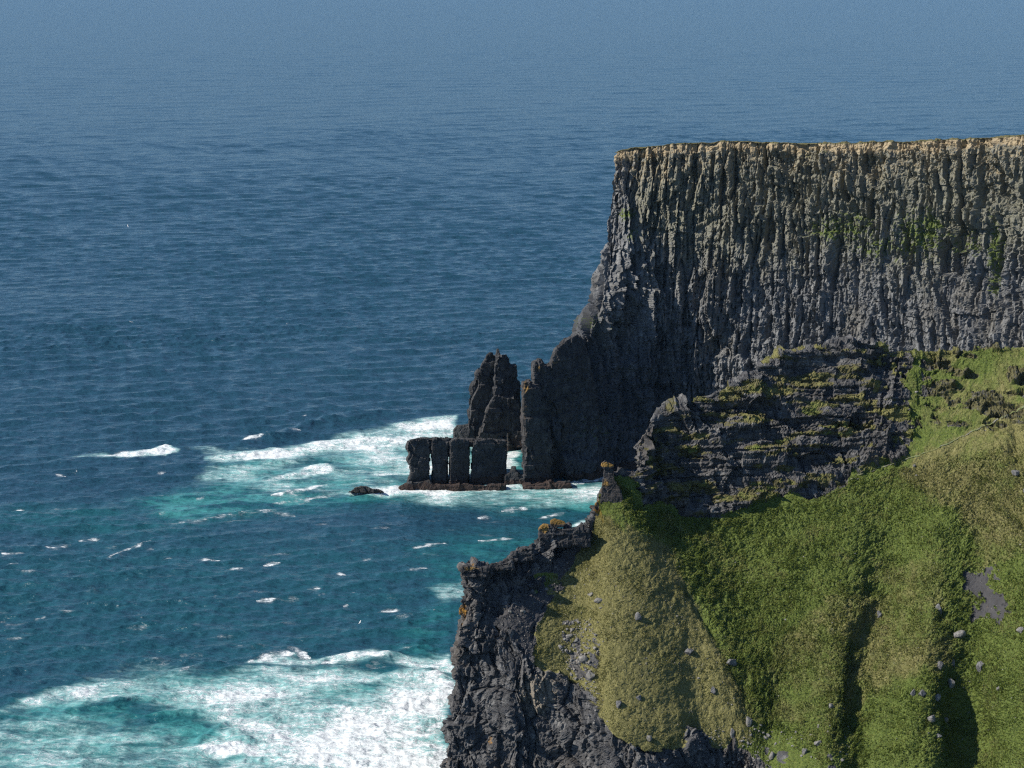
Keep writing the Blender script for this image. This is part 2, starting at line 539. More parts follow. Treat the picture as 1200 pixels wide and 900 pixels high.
    fo *= 0.56 + 0.74 * sstep(-0.42, 0.34, 0.6 * st1 + 0.6 * st2 + 0.35 * (fo - 0.6))
    np.clip(fo, 0, 1, out=fo)
    milk = np.zeros_like(X); milk[near] = fo
    fo = np.maximum(fo, cap)
    foam[near] = fo; teal[near] = te; Z[near] += zz
    P = np.stack([X + DX, Y + DY, Z], -1)
    # long faint slicks and gust patches far out
    slick = fbm2(X / 420, Y / 1500, 4, seed=21)
    t = NT('sea_water')
    f = t.attr('foam'); te_ = t.attr('teal'); sl_ = t.attr('slick')
    deep = t.mix(t.noise((0.012, 0.02, 0.01), 1.0, 3), (0.010, 0.043, 0.072), (0.016, 0.058, 0.090))
    tn = t.noise((0.055, 0.11, 0.2), 1.0, 5, 0.6)
    tf = t.math('MULTIPLY', te_, t.map(tn, 0.30, 0.62, 0.35, 1.0))
    c = t.mix(t.math('MINIMUM', t.math('MULTIPLY', tf, 1.6), 1.0), deep, (0.010, 0.085, 0.100))
    c = t.mix(t.map(tf, 0.5, 1.0, 0, 0.8), c, (0.075, 0.31, 0.30))
    # lace and streaks of foam
    n1 = t.noise((0.11, 0.42, 0.3), 1.0, 9, 0.70, 0.8)
    n2 = t.noise((0.6, 1.9, 1.0), 1.0, 5, 0.72, 0.5)
    vn = t.math('ADD', t.math('MULTIPLY', n1, 0.75), t.math('MULTIPLY', n2, 0.25))
    u = t.map(vn, 0.36, 0.64, 0.0, 1.0, smooth=False)
    wv = t.n('ShaderNodeVectorMath', {0: t.pos((0.42, 0.85, 0.5)), 1: t.n('ShaderNodeTexNoise', {'Vector': t.pos((0.3, 0.5, 0.3)), 'Scale': 1.0, 'Detail': 3.0}).outputs['Color']}, operation='ADD').outputs[0]
    n3 = t.noise(vec=wv, s=1.0, detail=4, rough=0.6, dist=1.2)
    ridge = t.map(t.math('ABSOLUTE', t.math('SUBTRACT', n3, 0.5)), 0.0, 0.13, 1.0, 0.0)
    u = t.math('ADD', t.math('MULTIPLY', u, 0.62), t.math('MULTIPLY', ridge, 0.38))
    th = t.math('SUBTRACT', 1.0, t.math('MULTIPLY', f, 1.05))
    m = t.map(t.math('SUBTRACT', u, th), -0.05, 0.42)
    m = t.math('MULTIPLY', m, t.map(f, 0.08, 0.3))
    c = t.mix(t.map(t.math('MULTIPLY', t.attr('milk'), t.map(n1, 0.3, 0.7, 0.6, 1.3)), 0.08, 0.6, 0, 0.88), c, (0.23, 0.46, 0.45))
    # thin, half-dissolved foam round the thick foam
    m2 = t.math('MULTIPLY', t.map(t.math('SUBTRACT', u, t.math('SUBTRACT', th, 0.2)), -0.1, 0.3), t.math('MULTIPLY', f, 0.4))
    m = t.math('MAXIMUM', m, m2)
    c = t.mix(m, c, (0.66, 0.70, 0.71))
    rough = t.math('ADD', t.math('MULTIPLY', m, 0.5), 0.27)
    spec = t.math('SUBTRACT', 0.37, t.math('MULTIPLY', m, 0.31))
    b1 = t.noise((0.17, 0.34, 0.2), 1.0, 3, 0.5)
    b2 = t.noise((0.55, 1.1, 0.5), 1.0, 5, 0.6)
    b0 = t.noise((0.085, 0.055, 0.1), 1.0, 3, 0.55)
    h = t.math('ADD', t.math('MULTIPLY', b1, 1.5), t.math('MULTIPLY', b2, 0.45))
    h = t.math('ADD', h, t.math('MULTIPLY', b0, 0.9))
    h = t.math('ADD', h, t.math('MULTIPLY', t.math('MULTIPLY', n2, m), 0.3))
    bm = t.bump(h, 1.0, 0.85)
    # ripples: facets tilted every way, whatever their distance
    rc = t.n('ShaderNodeTexNoise', {'Vector': t.pos((0.50, 0.80, 0.5)), 'Scale': 1.0, 'Detail': 3.0, 'Roughness': 0.6}).outputs['Color']
    rv = t.n('ShaderNodeVectorMath', {0: rc, 1: (0.5, 0.5, 0.5)}, operation='SUBTRACT').outputs[0]
    rv = t.n('ShaderNodeVectorMath', {0: rv, 1: (0.85, 1.15, 0.0)}, operation='MULTIPLY').outputs[0]
    nv = t.n('ShaderNodeVectorMath', {0: bm, 1: rv}, operation='ADD').outputs[0]
    nv = t.n('ShaderNodeVectorMath', {0: nv}, operation='NORMALIZE').outputs[0]
    mat = t.surf(c, rough, nv, spec, IOR=1.333)
    F = grid_faces(*X.shape)
    o = mesh_from('sea', P, F[:, ::-1], mat, {'foam': foam, 'milk': milk, 'teal': teal, 'slick': slick}, smooth=True)
    tag(o, 'deep blue sea with green and white surf round the cliffs', kind='structure')
    return o


build_sea()

# ------------------------------------------------------------------ the far headland with its long wall of rock
GRASS_SOIL = (0.13, 0.11, 0.055)


def build_far():
    cols = []
    # each column: base, lower, middle, upper, rim  as (px, py, depth)
    C = [
        [(640, 560, 765), (650, 480, 770), (672, 405, 785), (700, 345, 800), (724, 250, 820), (736, 180, 840)],
        [(621, 564, 733), (622, 486, 738), (674, 408, 750), (692, 350, 764), (708, 250, 782), (720, 178, 795)],
        [(636, 566, 730), (642, 480, 735), (690, 402, 748), (710, 345, 758), (724, 255, 779), (735, 174, 792)],
        [(676, 564, 732), (690, 480, 744), (716, 400, 758), (740, 340, 768), (756, 250, 781), (768, 171, 790)],
        [(730, 560, 744), (742, 480, 758), (760, 400, 768), (780, 335, 774), (800, 250, 781), (812, 168, 788)],
        [(800, 550, 756), (806, 480, 768), (815, 400, 772), (828, 330, 774), (845, 250, 780), (858, 166, 785)],
        [(880, 552, 748), (885, 480, 759), (890, 400, 764), (898, 330, 767), (908, 250, 773), (915, 167, 778)],
        [(975, 572, 724), (978, 480, 738), (980, 400, 748), (984, 330, 755), (988, 250, 760), (992, 168, 764)],
        [(1080, 585, 703), (1080, 480, 718), (1081, 400, 728), (1083, 330, 736), (1085, 250, 741), (1087, 165, 745)],
        [(1200, 600, 673), (1200, 480, 690), (1200, 400, 700), (1201, 330, 708), (1202, 250, 714), (1203, 158, 718)],
        [(1330, 620, 640), (1330, 480, 658), (1330, 400, 668), (1330, 330, 676), (1330, 250, 682), (1330, 152, 686)],
        [(1480, 640, 610), (1480, 480, 628), (1480, 400, 638), (1480, 330, 646), (1480, 250, 652), (1480, 146, 656)],
    ]
    for c in C:
        pts = [np.array(U(*q)) for q in c]
        b = pts[0].copy(); b[2] = -4.0
        col = [b] + pts
        rim = pts[-1]
        inn = np.array((0.42, 0.90, 0.0))
        for d, dz in ((2.2, -0.1), (30.0, -5.5), (330.0, -75.0), (620, -rim[2] - 6)):
            q = rim + inn * d; q[2] = rim[2] + dz
            col.append(q)
        cols.append(col)
    net = np.array(cols)
    su = seg_counts(net[:, 2:7], 0, 0.36, coarse={0: 1.2, 10: 0.8, 9: 0.45})
    sv = seg_counts(net[3:9], 1, 0.33, coarse={6: 0.3, 7: 1.5, 8: 20, 9: 60})
    P = loft(net, su, sv)
    nrow = np.cumsum([0] + sv)
    rim_i = nrow[6]
    S = arclen(P, 0)[:, nrow[4]][:, None] + 0 * P[..., 0]
    zc = P[..., 2].copy()
    S = 1.12 * P[..., 0] - 0.12 * P[..., 1]        # runs along the wall, so that its flutes hang plumb
    N = normals(P)
    N[..., 2] *= 0.35
    N /= np.linalg.norm(N, axis=-1, keepdims=True)
    if N[len(N) // 2, nrow[3], 1] > 0: N = -N
    px, py = picpos(P)
    top = sstep(nrow[6] + 8, nrow[6] - 6, np.arange(P.shape[1]))[None, :] + 0 * S     # 1 on the wall, 0 on the plateau
    rimz = P[:, rim_i, 2][:, None]
    depth_below = rimz - zc
    # ---- displacement
    sw = S + 2.6 * fbm2(S / 30, zc / 60, 3, seed=1) + 0.6 * fbm2(S / 6, zc / 9, 3, seed=2)
    zw = zc + 3.0 * fbm2(S / 9, zc / 20, 3, seed=4)
    big, _ = facet2(sw / 15.0, zw / 60.0, seed=10, tilt=0.8)
    ribs, edge = facet2(sw / 3.1 + 3.1, zw / 24.0, seed=20, tilt=1.3)
    rib2, edge2 = facet2(sw / 1.45 + 1.7, zw / 11.0, seed=30, tilt=1.2)
    blk, _ = facet2(sw / 1.3, zw / 2.2, seed=40, tilt=1.2)
    sm, _ = facet2(sw / 0.7, zw / 1.1, seed=50, tilt=1.0)
    low = sstep(62, 90, depth_below) * sstep(840, 740, px)           # the smoother foot in the shade
    amp = 1.0 - 0.35 * low
    d = 2.4 * big + amp * (1.5 * ribs + 0.95 * rib2) + 0.5 * blk + 0.25 * sm
    crk = np.abs(vn2(sw / 1.7, zw / 26, seed=46)); d -= 0.9 * amp * sstep(0.10, 0.0, crk)
    nq, ne = facet2(sw / 3.4 + 9.1, zw / 10.0, seed=45, tilt=0.0)
    d -= 2.2 * amp * (nq > 0.66) * sstep(0.0, 0.12, ne)
    d += 1.4 * amp * (nq < -0.8) * sstep(0.0, 0.2, ne)
    d -= 1.0 * amp * sstep(0.20, 0.0, edge)
    # beds: thin ledges, a few thick ones
    d += 1.1 * (_h(np.floor(zw / 7.5 + 0.5 * fbm2(S / 18, zc * 0, 2, seed=62)).astype(np.int64), np.floor(sw / 16).astype(np.int64), seed=6) * 2 - 1)
    lay = np.floor(zw / 1.6 + 0.6 * fbm2(S / 25, zc * 0, 2, seed=61))
    d += 0.46 * (_h(lay.astype(np.int64), np.floor(sw / 9).astype(np.int64), seed=5) * 2 - 1)
    # deep recess cut below the rim and the block beside it
    rec = sstep(852, 858, px + 3 * rib2) * sstep(906, 897, px + 4 * ribs) * sstep(250, 215, py + 6 * rib2)
    d -= 3.4 * rec
    # the earthy band under the rim crumbles and slopes
    band = sstep(6.5, 1.0, depth_below)
    d = d * (1 - 0.55 * band) + band * 0.8 * fbm2(S / 2.2, zc / 1.4, 4, seed=71)
    d *= top
    # chimney gully far right
    gx = sstep(9, 0, np.abs(px - (1163 - 0.10 * (py - 300))))
    d -= 3.2 * gx * sstep(230, 300, py)
    # foot undercut and sea-worn base
    d += 1.0 * fbm2(S / 8, zc / 6, 3, seed=81) * top
    P = P + N * d[..., None]
    # rim line is uneven
    rimn = 0.5 * fbm2(S / 11, 0 * S, 3, seed=91) + 0.25 * fbm2(S / 2.6, 0 * S, 3, seed=92)
    P[..., 2] += rimn * sstep(4.5, 0.0, depth_below) * (1 - sstep(nrow[7] + 1, nrow[8], np.arange(P.shape[1]))[None, :])
    # steps out of the skyline at the seaward foot
    # ---- colour masks
    veg = np.zeros_like(S)
    for cx, cy, rx, ry, v in ((985, 268, 60, 26, .62), (1075, 275, 40, 40, .72), (1090, 265, 16, 22, .95), (1160, 300, 10, 60, .8), (735, 252, 14, 10, .85), (742, 275, 18, 14, .5),
                              (1030, 290, 45, 22, .62), (1130, 285, 35, 25, .5), (640, 450, 26, 22, .5), (700, 380, 30, 18, .42), (690, 500, 40, 40, .38), (950, 180, 60, 14, .3)):
        e = ((px - cx) / rx) ** 2 + ((py - cy) / ry) ** 2
        veg = np.maximum(veg, (v + 0.13) * np.exp(-e))
    ledge = sstep(0.0, 0.5, np.gradient(d, axis=1) * -1.2 + 0.0)
    veg = veg * (0.62 + 0.55 * ledge)
    earth = sstep(7.0, 0.8, depth_below + 2.5 * fbm2(S / 4, zc / 3, 3, seed=95)) * top
    earth = np.maximum(earth, 0.46 * sstep(30, 6, depth_below + 9 * fbm2(S / 7, zc / 22, 4, seed=96)) * top)
    sward = (1 - top) + sstep(0.5, 0.1, depth_below) * top * 0.5
    lic = 0.75 * np.exp(-(((px - 622) / 12) ** 2 + ((py - 440) / 34) ** 2))
    lic = np.maximum(lic, 0.42 * np.exp(-(((px - 640) / 10) ** 2 + ((py - 432) / 12) ** 2)))
    wet = sstep(4.0, 1.0, P[..., 2] + 1.2 * fbm2(S / 3, zc / 3, 2, seed=97))
    olive = np.clip(sstep(85, 20, depth_below + 14 * fbm2(S / 14, zc / 20, 4, seed=98)) * sstep(700, 760, px) * 0.85, 0, 1)
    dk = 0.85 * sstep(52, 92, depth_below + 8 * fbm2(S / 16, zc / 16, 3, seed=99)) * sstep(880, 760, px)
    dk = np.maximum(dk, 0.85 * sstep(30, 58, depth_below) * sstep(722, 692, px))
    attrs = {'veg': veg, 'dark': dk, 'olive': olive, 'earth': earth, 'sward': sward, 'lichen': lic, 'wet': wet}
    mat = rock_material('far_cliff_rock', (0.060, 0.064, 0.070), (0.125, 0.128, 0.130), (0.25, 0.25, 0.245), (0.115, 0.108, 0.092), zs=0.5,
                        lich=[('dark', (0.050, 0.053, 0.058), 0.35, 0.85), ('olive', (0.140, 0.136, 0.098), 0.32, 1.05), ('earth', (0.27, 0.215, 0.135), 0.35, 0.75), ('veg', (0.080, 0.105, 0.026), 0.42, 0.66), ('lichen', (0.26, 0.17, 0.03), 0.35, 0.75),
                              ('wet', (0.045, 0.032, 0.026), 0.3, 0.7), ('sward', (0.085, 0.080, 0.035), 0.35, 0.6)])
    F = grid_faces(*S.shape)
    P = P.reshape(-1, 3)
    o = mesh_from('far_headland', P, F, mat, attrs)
    tag(o, 'tall grey headland wall of ribbed rock with a flat grassy rim', kind='structure')
    return o


far = build_far()

# ------------------------------------------------------------------ the near headland: left sea cliff, grass slope, layered crag
def col_from(top, Y, rest):
    """a column of points from the skyline down; rest = (px, py, slope k, push away)"""
    pts = [np.array(U(top[0], top[1], Y))]
    t0 = tanof(top[1]); y = Y
    for q in rest:
        px, py, k = q[:3]
        t = tanof(py)
        y = y * (t0 + k) / (t + k); t0 = t
        pts.append(np.array(U(px, py, y + (q[3] if len(q) > 3 else 0.0))))
    return pts


NEAR_COLS = [
    ((543, 668), 447, [(546, 688, 3), (541, 705, 4), (537, 730, 5), (531, 790, 6), (527, 840, 7), (523, 890, 8)]),
    ((575, 661), 452, [(580, 674, 1.5), (582, 694, 1.3), (578, 728, 1.2), (570, 790, 4), (565, 845, 6), (560, 905, 7)]),
    ((612, 645), 457, [(614, 667, 1.5), (612, 695, 1.0), (606, 737, .85), (600, 785, 1.3), (600, 840, 6), (596, 905, 7)]),
    ((655, 624), 464, [(655, 642, 1.5), (652, 672, 1.0), (640, 722, .85), (632, 780, .9), (634, 842, 5), (634, 905, 7)]),
    ((690, 612), 468, [(690, 628, 1.2), (688, 657, .9), (680, 712, .85), (672, 780, .85, 1.0), (680, 850, 1.8), (680, 905, 7)]),
    ((709, 560), 472, [(712, 580, 1.5), (715, 605, 1.2), (716, 690, .85), (716, 780, .85), (720, 858, 1.0), (722, 905, 7)]),
    ((746, 550), 475, [(748, 572, 2), (752, 600, 1.6), (758, 690, .85, -1.0), (765, 780, .85, -1.0), (770, 868, .9), (772, 905, 5)]),
    ((757, 513), 481, [(758, 548, 2.4), (765, 600, 2.2), (775, 690, .82, -2.0), (788, 780, .82, -1.5), (797, 866, .88), (800, 905, 4)]),
    ((770, 486), 487, [(772, 540, 2.6), (780, 602, 2.6), (795, 690, .8, -3.0), (812, 780, .8, -2.0), (825, 862, .85), (828, 905, 3)]),
    ((800, 476), 490, [(804, 540, 2.6), (812, 603, 2.6), (825, 690, .8, -1.0), (845, 780, .8, -3.5), (855, 862, .85, -1.0), (856, 905, 3)]),
    ((862, 450), 493, [(864, 525, 2.5), (866, 600, 2.5), (866, 690, .8, 3.2), (878, 785, .8, -1.0), (880, 852, .85, -2.0), (880, 905, 1.3)]),
    ((918, 417), 498, [(922, 490, 2.2), (930, 582, 2.2), (925, 690, .8, 1.5), (915, 780, .8, 2.2), (905, 850, .85, 2), (900, 905, .9, 1)]),
    ((1010, 404), 500, [(1008, 470, 2.2), (1000, 560, 2.0), (990, 680, .8, -1), (984, 775, .8, -1.5), (975, 850, .85, -2), (970, 905, .9, -3)]),
    ((1058, 414), 500, [(1055, 475, 1.8), (1048, 550, 1.5), (1040, 680, .85, 3), (1018, 775, .85, 1.8), (1010, 850, .85, 2), (1005, 905, .9, 1.5)]),
    ((1110, 414), 499, [(1105, 475, 1.4), (1100, 550, 1.1), (1095, 680, .85, -2), (1085, 780, .85, -3), (1082, 850, .85, -4), (1080, 905, .9, -3)]),
    ((1155, 411), 497, [(1150, 480, 1.2), (1150, 560, 1.0), (1145, 700, .85, 2), (1135, 800, .85, 4), (1140, 855, .85, 5.5), (1140, 905, .9, 5)]),
    ((1208, 407), 494, [(1206, 480, 1.0), (1206, 560, .9), (1208, 700, .85, -2), (1205, 800, .85, -3), (1205, 855, .85, -1), (1205, 905, .9, 0)]),
    ((1290, 395), 490, [(1290, 480, 1.0), (1290, 560, .9), (1290, 700, .85), (1290, 800, .85), (1290, 855, .85), (1290, 905, .9)]),
    ((1450, 372), 482, [(1450, 480, 1.0), (1450, 560, .9), (1450, 700, .85), (1450, 800, .85), (1450, 855, .85), (1450, 905, .9)]),
]

GRASS = [(701, 600), (705, 580), (712, 566), (722, 560), (742, 562), (752, 585), (775, 592), (800, 604), (850, 606), (868, 596), (890, 588), (925, 578), (945, 582), (975, 580), (1000, 552), (1035, 545),
         (1062, 532), (1078, 500), (1070, 462), (1052, 440), (1066, 424), (1100, 418), (1200, 400), (1800, 330), (1800, 1100), (1010, 1100), (900, 1100), (884, 905), (868, 884), (859, 860), (848, 878), (838, 874), (825, 852), (808, 850), (796, 876), (770, 880), (742, 872), (718, 858), (706, 842), (692, 818), (676, 800), (655, 792), (638, 784), (624, 778), (628, 745), (640, 715), (662, 680), (684, 640)]
SCREE = [(702, 598), (700, 604), (684, 640), (662, 680), (640, 715), (628, 745), (622, 772), (606, 762), (592, 740), (575, 742), (572, 725), (598, 706), (630, 690), (648, 662), (665, 640), (688, 618)]
BARE = [(1126, 664), (1140, 668), (1168, 662), (1164, 688), (1176, 702), (1184, 716), (1174, 728), (1136, 729), (1132, 712), (1140, 700), (1132, 686)]
RUBBLE = [(662, 730), (690, 726), (702, 752), (694, 790), (702, 828), (686, 812), (664, 786), (655, 760)]


def build_near():
    cols = []
    for top, Y, rest in NEAR_COLS:
        vis = col_from(top, Y, rest)[::-1]                    # bottom -> skyline
        b = vis[0].copy(); b[1] -= 2.0 + b[2] * 0.12; b[2] = -4.0
        sk = vis[-1]
        z = sk[2]
        q1 = sk + np.array((0.5, 3.5, 0)); q1[2] = z - 0.9
        q2 = sk + np.array((3.0, 22, 0)); q2[2] = z * 0.72
        q3 = sk + np.array((7.0, 58, 0)); q3[2] = -4
        cols.append([b] + vis + [q1, q2, q3])
    c1 = cols[0]
    def behind(dpx, dY, kz):
        o = []
        for p in c1:
            px, py = picpos(p)
            q = np.array(U(px + dpx, py, p[1] + dY)); q[2] = p[2] * kz if p[2] > 0 else p[2]
            o.append(q)
        return o
    cols = [behind(70, 62, 0.55), behind(22, 16, 0.93)] + cols
    net = np.array(cols)
    NU, NV = len(cols), len(cols[0])
    su = seg_counts(net[:, 2:8], 0, 0.21, coarse={0: 0.9, 1: 0.26, 18: 0.4, 19: 0.9})
    sv = seg_counts(net[2:18], 1, 0.20, coarse={0: 0.5, 8: 0.3, 9: 1.6, 10: 4.0})
    P = loft(net, su, sv)
    rows = np.cumsum([0] + sv)
    S = arclen(P, 0)[:, rows[4]][:, None] + 0 * P[..., 0]
    T = arclen(P, 1)
    vi = np.arange(P.shape[1])[None, :] + 0 * S
    front = sstep(rows[8] + 6, rows[7] + 2, vi)            # 1 on what faces the sea and camera
    N = normals(P)
    if N[len(N) // 2, rows[4], 1] > 0: N = -N
    X, Y, Z = P[..., 0], P[..., 1], P[..., 2]
    px, py = picpos(P)
    nz1 = fbm2(S / 5.0, T / 5.0, 4, seed=101); nz2 = fbm2(S / 1.3, T / 1.3, 3, seed=102)
    wz = 1 + 1.4 * sstep(1000, 1040, px) * sstep(1130, 1090, px) * sstep(570, 540, py)
    wpx, wpy = px + 9 * wz * nz1 + 5 * wz * nz2, py + 9 * np.roll(nz1, 37, 0) + 3.5 * np.roll(nz2, 23, 0)
    gd = in_poly(wpx, wpy, GRASS)
    grass = sstep(-2.0, 2.0, gd)
    # rock that breaks through the turf, turf that lies on the ledges of the crag
    rub = sstep(-3, 5, in_poly(wpx, wpy, RUBBLE))
    bare = sstep(0.05, 0.25, np.clip(in_poly(px + 8 * nz1, py + 7 * nz1, BARE) / 26, -0.5, 0.36) + 0.45 * nz2 + 0.25 * nz1 + 0.06)
    scree = sstep(-4, 6, in_poly(wpx, wpy, SCREE))
    crag = sstep(695, 715, px) * sstep(625, 600, py) * (1 - grass)
    rightmix = sstep(1060, 1100, px) * sstep(520, 490, py)
    out = fbm2(S / 7.5, Z / 2.2, 4, seed=105)
    grass *= 1 - rightmix * sstep(-0.04, 0.16, out + 0.25 * np.exp(-(((px - 1165) / 45) ** 2 + ((py - 472) / 16) ** 2)) + 0.2 * np.exp(-(((px - 1090) / 40) ** 2 + ((py - 455) / 16) ** 2)) - 0.10)
    outl = fbm2(S / 6.0, T / 4.0, 4, seed=107)
    lowrock = 0.75 * sstep(835, 900, py + 0.0 * px) * sstep(1010, 960, px) * sstep(820, 860, px)
    grass *= 1 - sstep(0.10, 0.28, outl + 0.34 * lowrock - 0.20) * lowrock
    grass *= 1 - sstep(0.0, 0.22, nz2 * 0.6 + outl * 0.4 + 0.05) * rub
    onl = fbm2(S / 6.5, Z / 1.7, 4, seed=109)
    turf = crag * sstep(0.34, 0.44, onl + 0.5 * nz2 + 0.16 * np.exp(-(((px - 955) / 30) ** 2 + ((py - 485) / 20) ** 2)) + 0.14 * sstep(930, 1040, px) * sstep(470, 560, py) + 0.24 * sstep(985, 1070, px)
                        + 0.10 * np.exp(-(((px - 1060) / 30) ** 2 + ((py - 440) / 30) ** 2)) + 0.22 * sstep(rows[7] - 12, rows[7], vi) * sstep(800, 830, px) - 0.02)
    grass = np.maximum(grass, 0.92 * turf)
    grass = np.maximum(grass, 0.9 * sstep(0.22, 0.34, fbm2(S / 2.5, T / 2.5, 3, seed=111)) * sstep(600, 640, px) * sstep(700, 690, px) * sstep(705, 690, py) * sstep(660, 680, py))
    grass *= 1 - bare
    rock = 1 - grass
    # ---- shape of the broken left cliff
    sw = S + 2.0 * fbm2(S / 9, T / 9, 3, seed=121); tw = T + 2.0 * fbm2(S / 9 + 5, T / 9, 3, seed=122)
    f1, e1 = facet2(sw / 5.5, tw / 9.0, seed=130, tilt=1.2)
    f2, e2 = facet2(sw / 2.0 + 4, tw / 3.2, seed=140, tilt=1.1)
    f3, _ = facet2(sw / 0.8, tw / 1.0, seed=150, tilt=1.0)
    f4, _ = facet2(sw / 0.4, tw / 0.45, seed=160, tilt=1.0)
    zl = Z + 1.0 * fbm2(S / 14, T / 14, 2, seed=163) + 0.05 * S * 0
    lay = np.floor(zl / 0.62).astype(np.int64)
    lay2 = np.floor(zl / 2.3 + 0.3).astype(np.int64)
    lq = zl / 0.62 - np.floor(zl / 0.62)
    dc = 1.25 * f1 + 0.75 * f2 + 0.33 * f3 + 0.12 * f4 - 0.5 * sstep(0.15, 0.0, e1)
    upper = sstep(735, 700, py)
    dc += 0.30 * upper * (_h(lay, np.floor(sw / 4).astype(np.int64), seed=170) * 2 - 1)
    ds = 0.10 * f3 + 0.05 * f4 + 0.35 * fbm2(S / 4, T / 6, 3, seed=171)
    dcl = dc * (1 - scree) + ds * scree
    # ---- shape of the layered crag
    brk = fbm2(S / 7, T / 30, 3, seed=181)
    l1 = _h(lay, np.floor((sw + 2 * brk) / 6.0).astype(np.int64), seed=182) * 2 - 1
    l2 = _h(lay2, np.floor((sw + 3 * brk) / 13.0).astype(np.int64), seed=183) * 2 - 1
    g1, ge = facet2(sw / 7.5, tw / 6.0, seed=184, tilt=1.0)
    dk = 0.50 * l1 + 1.0 * l2 + 1.75 * g1 + 0.55 * f2 + 0.9 * fbm2(S / 5, T / 5, 3, seed=186) + 0.22 * f3 + 0.10 * f4 - 0.12 * sstep(0.3, 0.0, lq)
    # big shadowed hollows of the crag
    for cx, cy, rx, ry, a in ((940, 440, 34, 16, 2.4), (800, 530, 34, 36, 1.5), (1035, 430, 14, 22, 1.8), (880, 480, 40, 8, 1.0), (985, 520, 24, 12, 1.4), (835, 490, 30, 8, 1.0), (905, 560, 30, 12, 1.0)):
        dk -= a * np.exp(-(((px - cx) / rx) ** 2 + ((py - cy) / ry) ** 2) ** 2)
    cragd = np.maximum(crag, rightmix)
    drock = dk * cragd + dcl * (1 - cragd)
    # ---- turf
    hum = fbm2(S / 1.5, T / 1.9, 3, seed=190)
    tus, te = facet2(S / 0.95 + 0.4 * hum, T / 0.95, seed=191, tilt=0.5)
    terr = np.sin(T / 1.15 + 3.0 * fbm2(S / 12, T / 12, 3, seed=192))
    lush = sstep(-6, 10, in_poly(wpx, wpy, [(720, 565), (760, 600), (870, 606), (940, 585), (1010, 555), (1200, 520), (1300, 500), (1300, 900), (985, 900), (885, 850), (868, 815), (838, 745), (800, 680), (775, 640), (730, 610)]))
    tus2, te2 = facet2(S / 2.1 + 0.5 * hum, T / 1.8 + 0.4 * hum, seed=195, tilt=0.6)
    dg = 0.9 * fbm2(S / 13, T / 13, 3, seed=193) + (0.22 + 0.22 * lush) * hum + 0.10 * tus + (0.06 + 0.20 * lush) * sstep(0.0, 0.4, te) + (0.04 + 0.17 * lush) * sstep(0.0, 0.5, te2) + (0.06 + 0.1 * lush) * tus2 + 0.09 * terr - 0.1
    # small gullies and hollows that cut into the grass
    def groove(pts, wid, dep):
        d, t, s = polyline_dist(px + 6 * nz1 + 2 * nz2, py + 5 * nz1, pts)
        return dep * np.sin(np.clip(t, 0.03, 1) * math.pi) ** 0.5 * np.exp(-(d / wid) ** 2)
    gr = 0
    for pts, wid, dep in ([((1040, 700), (1000, 760), (1000, 830), (985, 880)), 9, 1.5], [((1092, 690), (1105, 715), (1098, 730)), 6, 1.5], [((1126, 792), (1132, 845), (1150, 905)), 24, 4.6],
                          [((1180, 590), (1192, 605), (1200, 625)), 5, 1.6], [((1188, 500), (1190, 530), (1196, 548)), 6, 2.0], [((1055, 780), (1048, 830), (1046, 880)), 8, 1.8],
                          [((700, 745), (695, 790), (702, 835)), 5, 1.1], [((800, 685), (835, 740), (868, 805)), 4, 0.9], [((870, 790), (878, 830), (872, 850)), 10, 1.6],
                          [((1010, 700), (1030, 690), (1060, 700)), 7, 0.9], [((1110, 800), (1085, 850), (1060, 900)), 6, 1.0], [((820, 842), (812, 858), (810, 878)), 7, 1.0]):
        gr = gr + groove(pts, wid, dep)
    dg -= gr
    dg = dg * (1 - 0.8 * crag) + crag * (0.6 * dk + 0.2 + 0.2 * hum)
    pebb = 0.5 * f3 + 0.45 * f2
    dr2 = np.where((gd > 2) & (rightmix < 0.3), -0.25 + 0.35 * dcl * 0.5 + 0.25 * pebb, drock - 0.5 * rightmix)
    dr2 = dr2 * (1 - bare) + bare * (-0.45 + 0.06 * f4)
    d = dr2 * (1 - grass) + dg * grass
    d *= 1 - 0.7 * np.exp(-((px - 770) / 16) ** 2 - ((py - 490) / 14) ** 2)
    d = d * front + (1 - front) * 0.5 * fbm2(S / 3, T / 3, 3, seed=199)
    P = P + N * d[..., None]
    # ---- colours of the ground
    dry = sstep(-8, 8, in_poly(wpx, wpy, [(700, 600), (780, 640), (805, 685), (840, 745), (872, 815), (880, 870), (700, 900), (600, 780), (680, 620)]))
    dry = np.maximum(dry, 0.7 * sstep(-10, 10, in_poly(wpx, wpy, [(1040, 560), (1080, 530), (1200, 470), (1300, 480), (1300, 640), (1150, 660), (1120, 600)])))
    dry = np.maximum(dry, 0.45 * sstep(-10, 10, in_poly(wpx, wpy, [(900, 760), (985, 680), (1100, 640), (1120, 780), (1040, 800), (985, 860), (900, 845)])))
    dry = np.maximum(dry, 0.38 * sstep(1060, 1090, px) * sstep(490, 460, py))
    dry = np.maximum(dry, 0.58 * crag)
    dry = np.maximum(dry, 0.30 * sstep(-12, 12, in_poly(wpx, wpy, [(1040, 425), (1110, 415), (1190, 490), (1120, 530), (1050, 550)])))
    dry = np.clip(dry + 0.35 * fbm2(S / 9, T / 9, 4, seed=201) + 0.15 * nz2, 0, 1)
    lic = 0.85 * np.exp(-(((px - 541) / 7) ** 2 + ((py - 715) / 22) ** 2)) + 0.5 * np.exp(-(((px - 548) / 14) ** 2 + ((py - 667) / 5) ** 2)) + 0.7 * np.exp(-(((px - 722) / 20) ** 2 + ((py - 572) / 14) ** 2))
